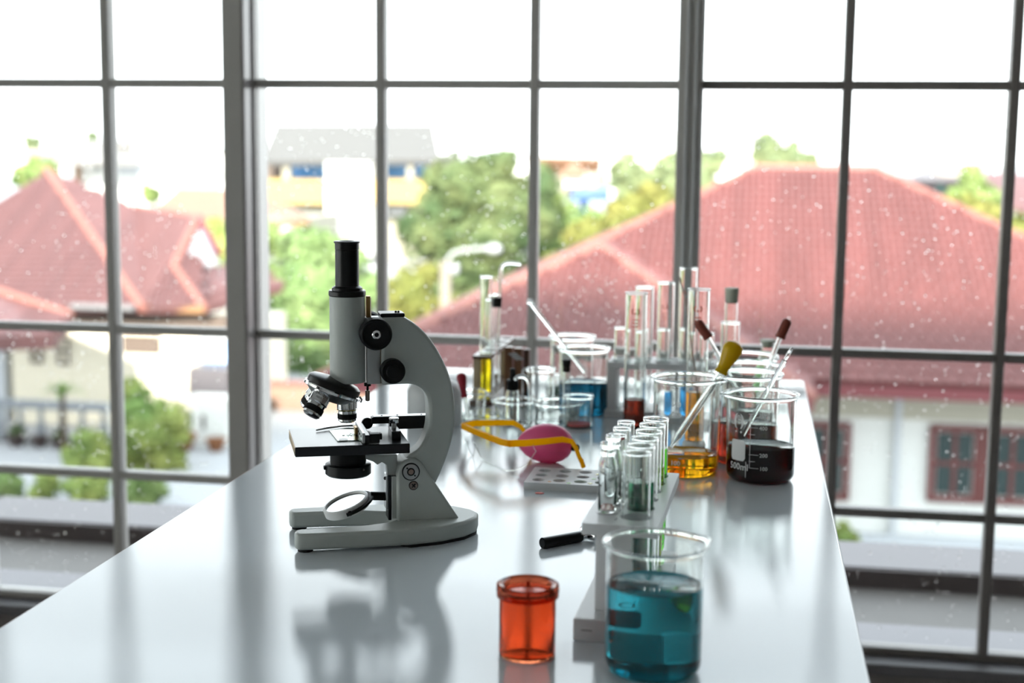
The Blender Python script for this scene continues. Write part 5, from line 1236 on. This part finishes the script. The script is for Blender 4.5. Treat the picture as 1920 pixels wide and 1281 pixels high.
bt = thing('plastic_bottle', 'white translucent plastic bottle behind the microscope arm', 'bottle', (x, y, TZ))
h = .062
MB().lathe([(0, 0), (r - .003, 0), (r, .003), (r, h - .006), (r - .002, h - .002), (r - .006, h + .004), (r*.5, h + .011), (r*.42, h + .012), (r*.42, h + .020), (0, h + .020)], 48).build('body', 'bottle', bt, smooth=50)
MB().lathe([(0, h + .020), (r*.46, h + .020), (r*.46, h + .0275), (r*.42, h + .0285), (0, h + .0285)], 36).build('cap', 'bottle', bt)
# wooden rack
wx_, wy_ = (-0.4205, 2.2407)
WZ = 0.0855
D0, D1 = Vector((*(-0.4632, 2.3698), 0)), Vector((*(-0.4623, 2.6268), 0))
dv = (D1 - D0); wl = dv.length; wa_ = math.atan2(dv.y, dv.x)
wrk = thing('wooden_rack', 'varnished wooden test tube rack behind the beakers at left, seen end-on', 'rack', (D0.x, D0.y, TZ), wa_)
wW = .031
q = plate_holes(.0, wl, -wW, 0, WZ - .006, WZ, [(wl*(i+.5)/5, -wW/2 - .003, .0112, 0, wl*i/5, wl*(i+1)/5, -wW, 0) for i in range(5)])
q.add([(0,0,WZ - .006),(0,-wW,WZ - .006),(0,-wW,WZ),(0,0,WZ)], [(0,1,2,3)]).add([(0,-wW,WZ - .006),(wl,-wW,WZ - .006),(wl,-wW,WZ),(0,-wW,WZ)], [(0,1,2,3)]).add([(wl,0,WZ - .006),(wl,-wW,WZ - .006),(wl,-wW,WZ),(wl,0,WZ)], [(0,1,2,3)]).add([(0,0,WZ - .006),(wl,0,WZ - .006),(wl,0,WZ),(0,0,WZ)], [(0,1,2,3)])
q.build('top_board', 'wood_dk', wrk, smooth=0)
for a_ in (0, wl - .012): MB().box((a_, -wW * .45, .012), (a_ + .010, -.001, WZ - .006)).build('end_post', 'wood_lt', wrk, smooth=0, bevel=.001)
MB().box((-.008, -wW - .004, 0), (wl + .008, .004, .012)).build('base_board', 'wood_dk', wrk, smooth=0, bevel=.001)
for i in range(4): MB().tube([(wl*(i+1)/5, -.004, .012), (wl*(i+1)/5, -.004, WZ - .006)], .0038, 10).build('peg', 'wood', wrk)
rw = Matrix.Rotation(wa_, 3, 'Z')
def in_w(lx, ly): p = rw @ Vector((lx, ly, 0)); return D0.x + p.x, D0.y + p.y
GW = 'tubes in the wooden rack'
X, Y = in_w(wl*.1, -wW/2 - .003)
vessel('test_tube', 'glass test tube of yellow liquid at the near end of the wooden rack', 'test tube', X, Y, .0108, 0.221 - .012, wall=.001, lip=.0006, round_b=True, liq='lemon', lev=.075, z=TZ + .0122, n=28, group=GW)
X, Y = in_w(wl*.3, -wW/2)
tt_ = vessel('test_tube', 'tall empty glass test tube with a black stopper second in the wooden rack', 'test tube', X, Y, .0092, .165, wall=.001, lip=.0006, round_b=True, z=TZ + .0122, n=28, group=GW)
X3, Y3 = in_w(wl*.5, -wW/2)
vessel('test_tube', 'empty glass test tube in the middle of the wooden rack', 'test tube', X3, Y3, .0095, .168, wall=.001, lip=.0006, round_b=True, z=TZ + .0122, n=28, group=GW)
b0, b1 = (-0.4281, 2.42, 0.9424), (-0.4242, 2.42, 1.0355)
gt = thing('bent_glass_tube', 'glass tube bent at a right angle rising from the wooden rack', 'glass tube', b0)
bp = [Vector((-0.4301, 2.42, 0.8483)), Vector((-0.4281, 2.42, 0.9424)), Vector((-0.425, 2.42, 1.0169)), Vector((-0.4242, 2.42, 1.0299)), Vector((-0.4214, 2.42, 1.0374)), Vector((-0.4158, 2.42, 1.0412)), Vector((-0.4074, 2.42, 1.0423)), Vector((-0.3887, 2.42, 1.0405))]
MB().tube([p - Vector(b0) for p in bp], .0034, 14).build('tube', 'glass', gt)
MB().lathe([(.0036, 0), (.0080, 0), (.0088, .017), (.0036, .017), (.0036, 0)], 24, Matrix.Translation(Vector((-0.4302, 2.42, 0.9647)) - Vector(b0))).build('stopper', 'rubber', gt)
# loose brown boxes: a second wooden rack behind
s2 = thing('wooden_rack', 'second wooden rack with upright brown boards behind the dropper bottle', 'rack', (*(-0.395, 2.4227), TZ))
c_ = Vector((*(-0.395, 2.4227), 0))
hh = 0.0962
for k, (xa, xb, m) in enumerate(((-.020, -.006, 'wood'), (-.004, .010, 'wood'), (.012, .022, 'wood_dk'))):
    MB().box((xa, -.012 + k*.004, .008), (xb, .004 + k*.004, hh - .002*k)).build('board', m, s2, smooth=0, bevel=.0008)
MB().box((-.026, -.02, 0), (.028, .03, .008)).build('base_board', 'wood_dk', s2, smooth=0, bevel=.001)
for k in range(4): MB().tube([(-.012 + k*.004, -.013, hh - .012 - k*.003), (.002 + k*.004, -.013, hh - .010 - k*.003)], .0016, 8).build('clip', 'chrome', s2)

# ---- middle: beakers, dropper bottle, jars
x, y, r, h = (-0.3634, 2.2156, 0.03, 0.041)
vessel('beaker', 'small glass beaker with the black-capped dropper vial standing in it', 'beaker', x, y, r, h, wall=.0016, lip=.003, rc=.006, spout=facing(x, y) - R(80), n=48)
dbx, dby = x - .004, y
db = thing('dropper_vial', 'slim glass vial with a black dropper cap', 'vial', (dbx, dby, TZ + .0028))
zt0, zt1, zt2 = 0.0575, 0.0722, 0.0911
zt0 -= .0028; zt1 -= .0028; zt2 -= .0028
MB().lathe([(0, .0005), (.0095, 0), (.0108, .002), (.0108, zt0 - .008), (.0098, zt0 - .003), (.0090, zt0), (.0078, zt0), (.0086, zt0 - .004), (.0097, zt0 - .009), (.0097, .003), (0, .0018)], 36).build('body', 'glass', db, smooth=50)
MB().lathe([(0, zt0 - .002), (.0092, zt0 - .002), (.0096, zt0), (.0096, zt1 - .001), (.0088, zt1), (0, zt1)], 36).build('cap', 'black_m', db)
MB().lathe([(0, zt1), (.0052, zt1), (.0046, zt1 + .004), (.0046, zt2 - .005), (.0036, zt2 - .001), (0, zt2)], 24).build('bulb', 'black_m', db)
MB().tube([(0, 0, zt0 - .003), (0, 0, .012)], [.0028, .0016], 10).build('glass_tube', 'glass', db)
ar = [Vector((-0.3608, 2.2, 0.8748)), Vector((-0.3583, 2.2, 0.8783)), Vector((-0.3531, 2.2, 0.8806)), Vector((-0.3463, 2.2, 0.88)), Vector((-0.3411, 2.2, 0.8763)), Vector((-0.3376, 2.2, 0.8688)), Vector((-0.3373, 2.2, 0.8473)), Vector((-0.3377, 2.2, 0.8068))]
rod('bent_glass_rod', 'arched glass rod hooked beside the black dropper cap', 'glass rod', list(reversed(ar)), .0032, 'glass', 14)
x, y, r, h = (-0.2979, 2.2269, 0.0355, 0.0382)
vessel('beaker', 'low empty glass beaker behind the pink bulb', 'beaker', x, y, r, h, wall=.0016, lip=.003, rc=.006, spout=facing(x, y) + R(90), n=48)
x, y, r, h = (-0.26, 2.2122, 0.0216, 0.0517)
t = vessel('glass_jar', 'slim clear jar with red sediment at its foot beside the low beaker', 'jar', x, y, r, h, wall=.0016, lip=.0025, rc=.004, n=40)
MB().lathe([(0, .0040), (r - .002, .0040), (r - .002, .0066), (0, .0062)], 28).build('sediment', 'redsed', t)
for k, (px, lab) in enumerate(((1069, 'small clear reagent bottle with a ringed neck before the blue beaker'), (1093, 'small clear reagent bottle with a flat stopper before the blue beaker'))):
    x, y = ((-0.2826, 2.2855), (-0.262, 2.2901))[k]
    t = thing('reagent_bottle', lab, 'bottle', (x, y + .02, TZ), 0, 'reagent bottles')
    H = 0.0314
    MB().lathe([(0, .0006), (.0105, 0), (.0118, .002), (.0118, H - .008), (.0080, H - .001), (.0074, H + .002), (.0088, H + .0035), (.0088, H + .0055), (.0074, H + .007), (.0074, H + .009), (.0056, H + .009), (.0056, H), (.0104, H - .009), (.0104, .003), (0, .002)], 32).build('body', 'glass', t, smooth=50)
    MB().lathe([(0, H + .004), (.0054, H + .004), (.0058, H + .0095), (.0090, H + .0105), (.0094, H + .0165 - .003*k), (.0086, H + .018 - .003*k), (0, H + .018 - .003*k)], 28).build('stopper', 'glass', t)
x, y, r, h = (-0.2672, 2.3357, 0.0411, 0.1115)
vessel('beaker', 'tall glass beaker of teal-blue liquid with a slanting glass rod', 'beaker', x, y, r, h, wall=.0017, lip=.004, rc=.009, spout=facing(x, y) + R(180), liq='teal', lev=0.0529, n=60)
a, b = Vector((-0.3592, 2.3357, 0.984)), Vector((x - r + .0062, y, TZ + h + .0032))
d = (b - a).normalized(); foot_ = a + d * ((a.z - TZ - .012) / -d.z)
g_ = rod('glass_rod', 'slanting glass stirring rod with a round head leaning on the teal-blue beaker', 'glass rod', [a + (b - a) * 1.65, a], .0034, 'glass', 14)
MB().ball(a - Vector(g_.location), .0062, 16, 10).build('head', 'glass', g_)
x, y, r, h = (-0.3017, 2.4559, 0.0381, 0.1146)
vessel('beaker', 'tall empty glass beaker behind the teal-blue one', 'beaker', x, y, r, h, wall=.0017, lip=.004, rc=.009, spout=facing(x, y) + R(180), n=56)
x, y, r, h = (-0.3443, 2.3737, 0.0228, 0.0679)
vessel('beaker', 'narrow empty glass beaker left of the teal-blue one', 'beaker', x, y, r, h, wall=.0016, lip=.003, rc=.006, spout=facing(x, y) - R(90), n=48)
x, y, r, h = (-0.337, 2.4871, 0.0124, 0.0297)
vessel('glass_vial', 'short vial of black-green liquid behind the narrow beaker', 'vial', x, y, r, h + .006, wall=.0014, lip=.001, rc=.004, liq='blackgreen', lev=h * .62, n=36)
x, y, r, h = (-0.2837, 2.2361, 0.0064, 0.0943)
t = vessel('test_tube', 'slim glass tube with a black stopper before the teal-blue beaker', 'test tube', x, y, r, h, wall=.0011, lip=.0004, rc=.004, n=28)
MB().lathe([(0, h - .010), (r - .0012, h - .010), (r + .0002, h), (r + .0014, h + .0105), (0, h + .0105)], 28).build('stopper', 'rubber', t)

# ---- the white rear rack and its tubes
X0, Y0 = (-0.2242, 2.2157); 
wr2 = thing('tube_rack', 'white plastic tube rack at the rear holding tall glass tubes', 'rack', (X0, Y0 + .092, TZ), 0)
H = 0.0922; Wd, Dp = .215, .075
cells = []
for i in range(6):
    for j in range(2):
        cx0, cx1 = Wd * i / 6, Wd * (i + 1) / 6; cy0, cy1 = Dp * j / 2, Dp * (j + 1) / 2
        cells.append(((cx0 + cx1)/2, (cy0 + cy1)/2, .0148, 0, cx0, cx1, cy0, cy1))
def rackplate(z0, z1, nm):
    q = plate_holes(0, Wd, 0, Dp, z0, z1, cells)
    for a_, b_ in (((0,0),(Wd,0)), ((Wd,0),(Wd,Dp)), ((Wd,Dp),(0,Dp)), ((0,Dp),(0,0))): q.add([(*a_, z0), (*b_, z0), (*b_, z1), (*a_, z1)], [(0,1,2,3)])
    q.build(nm, 'rack', wr2, smooth=0)
rackplate(H - .010, H, 'top_plate')
MB().box((-.004, -.006, 0), (Wd + .004, Dp + .006, .012)).build('base', 'rack', wr2, smooth=0, bevel=.001)
for a_ in (0, Wd - .014): MB().box((a_, 0, .012), (a_ + .014, Dp, H - .010)).build('end_panel', 'rack', wr2, smooth=0, bevel=.001)
GB = 'tubes in the rear white rack'
def rear(i, j): return X0 + Wd * (i + .5) / 6, Y0 + .092 + Dp * (j + .5) / 2
rl = [(0, 0, .0100, 0.1481, None, 0, 'short empty tube at the left end of the rear white rack'),
      (1, 1, .0150, 0.2129, None, 0, 'tall empty tube behind the cylinder of red liquid'),
      (1, 0, .0100, 0.1464, None, 0, 'short empty tube right behind the cylinder of red liquid'),
      (2, 0, .0100, 0.1474, 'sky_blue', .045, 'short tube with sky blue liquid, left of two blue ones in the rear rack'),
      (2, 1, .0138, 0.2211, None, 0, 'tall empty tube in the middle of the rear white rack'),
      (3, 0, .0100, 0.1493, 'sky_blue', .055, 'short tube with sky blue liquid, right of two blue ones in the rear rack'),
      (3, 1, .0145, 0.246, None, 0, 'tallest empty tube, before the grooved window post'),
      (4, 0, .0100, 0.1432, None, 0, 'short empty tube behind the dark red dropper bulb'),
      (5, 1, .0104, 0.1949, None, 0, 'tube with a grey-green stopper in the rear white rack'),
      (5, 0, .0150, 0.1619, None, 0, 'wide-mouthed empty tube before the grey-stoppered one')]
for i, j, r, h, lq, lv, lab in rl:
    x, y = rear(i, j)
    t = vessel('test_tube', lab, 'test tube', x, y, r, h - .012, wall=.0012, lip=.0010, round_b=True, liq=lq, lev=lv, z=TZ + .0122, n=32, group=GB)
    if 'tube with a grey-green stopper' in lab: MB().lathe([(0, h - .018), (.0090, h - .018), (.0106, h - .012), (.0118, h + .006), (.0114, h + .007), (0, h + .007)], 30).build('stopper', 'greystop', t)
    if r > .013:
        its = []
        ph = facing(x, y) + R(-6); z0 = h - .012 - .048
        for s in (-1, 1): its.append((ring_flat(s * .0008, .008, .0026, .0042, R(-60) if s > 0 else R(120), R(60) if s > 0 else R(240), 10), ph, z0))
        its.append((grid_rect(.0018, .0024, 1), ph - .0009/r, z0 + .0046))
        for k in range(3): its.append((grid_rect(.0075, .0011, 3), ph - .00375/r, z0 - .0035 - .0045 * k))
        mark(t, r, its, 'print_r')
# graduated cylinder of red liquid in front of the rear rack
def cylinder(x, y, r, h, label, lq, lv, foot='rubber', zfoot=.009):
    t = vessel('measuring_cylinder', label, 'cylinder', x, y, r, h - zfoot, wall=.0016, lip=.0012, rc=.004, liq=lq, lev=lv - zfoot, z=TZ + zfoot, n=44)
    MB().lathe([(0, -zfoot), (r + .004, -zfoot), (r + .004, -zfoot + .004), (r + .0008, -.0002), (0, -.0002)], 40).build('foot', foot, t)
    its = []; ph = facing(x, y) + R(-4); z0 = h - .048
    for s in (-1, 1): its.append((ring_flat(s * .0010, .010, .0036, .0056, R(-60) if s > 0 else R(120), R(60) if s > 0 else R(240), 10), ph, z0))
    its.append((grid_rect(.0022, .0032, 1), ph - .0011/r, z0 + .0055))
    for k in range(3): its.append((grid_rect(.0110, .0014, 4), ph - .0055/r, z0 - .0035 - .0050 * k))
    mark(t, r, its, 'print_r')
    return t
x, y, r, h = (-0.1712, 2.2008, 0.0168, 0.2192)
cylinder(x, y, r, h, 'tall glass cylinder with red-brown liquid and an orange emblem', 'redbrown', 0.0503)
x, y, r, h = (-0.072, 2.1153, 0.016, 0.2358)
cylinder(x, y, r, h, 'tall glass cylinder with orange-yellow liquid behind the yellow beaker', 'amber_l', 0.0861, 'whitepl')
XC, YC = x, y
rod('stirring_wire', 'thin grey rod leaning in the cylinder of orange-yellow liquid', 'rod', [Vector((x + .008, y + .002, TZ + .06)), Vector((-0.0799, 2.118, 0.9402)), Vector((-0.088, 2.125, 0.9953)), Vector((-0.0945, 2.13, 1.0226)), Vector((-0.1026, 2.135, 1.05))], .0012, 'screw', 8)

# ---- right rear: beakers and droppers behind the maroon one
x, y, r, h = (0.0031, 1.9856, 0.0461, 0.1286)
t = vessel('beaker', 'glass beaker of red-orange liquid between the yellow and maroon beakers', 'beaker', x, y + .029, r, h, wall=.0017, lip=.0045, rc=.010, spout=facing(x, y) - R(100), liq='red_l', lev=0.0581, n=60)
R3 = (x, y + .029)
x, y, r, h = (0.005, 2.13, 0.0449, 0.1221)
t = vessel('beaker', 'glass beaker of rose liquid behind the red-orange one', 'beaker', x, y + .001, r, h, wall=.0017, lip=.0045, rc=.010, spout=facing(x, y) + R(110), liq='rose', lev=.062, n=56)
x, y, r, h = (-0.0002, 2.3195, 0.0454, 0.1243)
t = vessel('beaker', 'rearmost empty glass beaker at the right holding a red-brown dropper', 'beaker', x, y - .095, r, h, wall=.0017, lip=.0045, rc=.010, spout=facing(x, y) + R(60), n=56)
fx, fy = (0.0244, 2.3023)
fl = thing('stoppered_flask', 'conical glass flask with a flat grey-green stopper at the right rear', 'flask', (fx + .012, fy + .20, TZ))
zt_ = 0.1044; z1_ = 0.0874
MB().lathe([(0, .0005), (.030, 0), (.034, .004), (.032, .012), (.0135, z1_ - .006), (.0105, z1_), (.0105, zt_ - .002), (.0125, zt_), (.0110, zt_), (.0092, zt_ - .003), (.0092, z1_), (.0122, z1_ - .006), (.0305, .012), (.0318, .005), (0, .0018)], 44).build('body', 'glass', fl, smooth=50)
MB().lathe([(0, zt_ - .006), (.0090, zt_ - .006), (.0098, zt_ + .001), (.0135, zt_ + .002), (.0140, zt_ + .0075), (0, zt_ + .0075)], 32).build('stopper', 'greystop', fl)
x, y = (0.0311, 2.281)
vessel('test_tube', 'glass tube of bright green liquid standing among the right rear beakers', 'test tube', x - .002, y + .155, .0085, 0.0717, wall=.0011, lip=.0005, rc=.003, liq='green_l', lev=.088, n=28)
dropper('dropper', 'dropper with a slim red-brown bulb leaning left over the yellow beaker', ((-0.0556, 2.1, 0.9643), (-0.0743, 2.1, 0.9898)), [(-0.0564, 2.1, 0.9658), (-0.0039, 2.1, 0.8776)], .0078, .0030, 'brownbulb', BULB2)
dropper('dropper', 'dropper with a red-brown bulb leaning right above the maroon beaker', ((0.0477, 2.12, 0.965), (0.0592, 2.125, 0.9933)), [(0.0484, 2.12, 0.9674), (0.0163, 2.09, 0.8778)], .0080, .0036, 'brownbulb', BULB2)
a, b, c = Vector((0.0614, 1.95, 0.9744)), Vector((0.0513, 1.95, 0.9565)), Vector((-0.0019, 1.925, 0.8564))
sp = thing('glass_scoop', 'glass stirring rod with a flat scoop end leaning in the maroon beaker', 'glass rod', c)
MB().tube([c - c, b - c], [.0034, .0034], 14).build('shaft', 'glass', sp)
MB().tube([b - c, b.lerp(a, .2) - c, b.lerp(a, .5) - c, b.lerp(a, .85) - c, a - c], [.0030, .0046, .0058, .0050, .0020], 14, flat=.45).build('scoop', 'glass', sp)
MB().tube([b.lerp(c, .006) - c, b.lerp(c, -.006) - c], .0037, 14).build('collar', 'screw', sp)
bpy.context.view_layer.update()
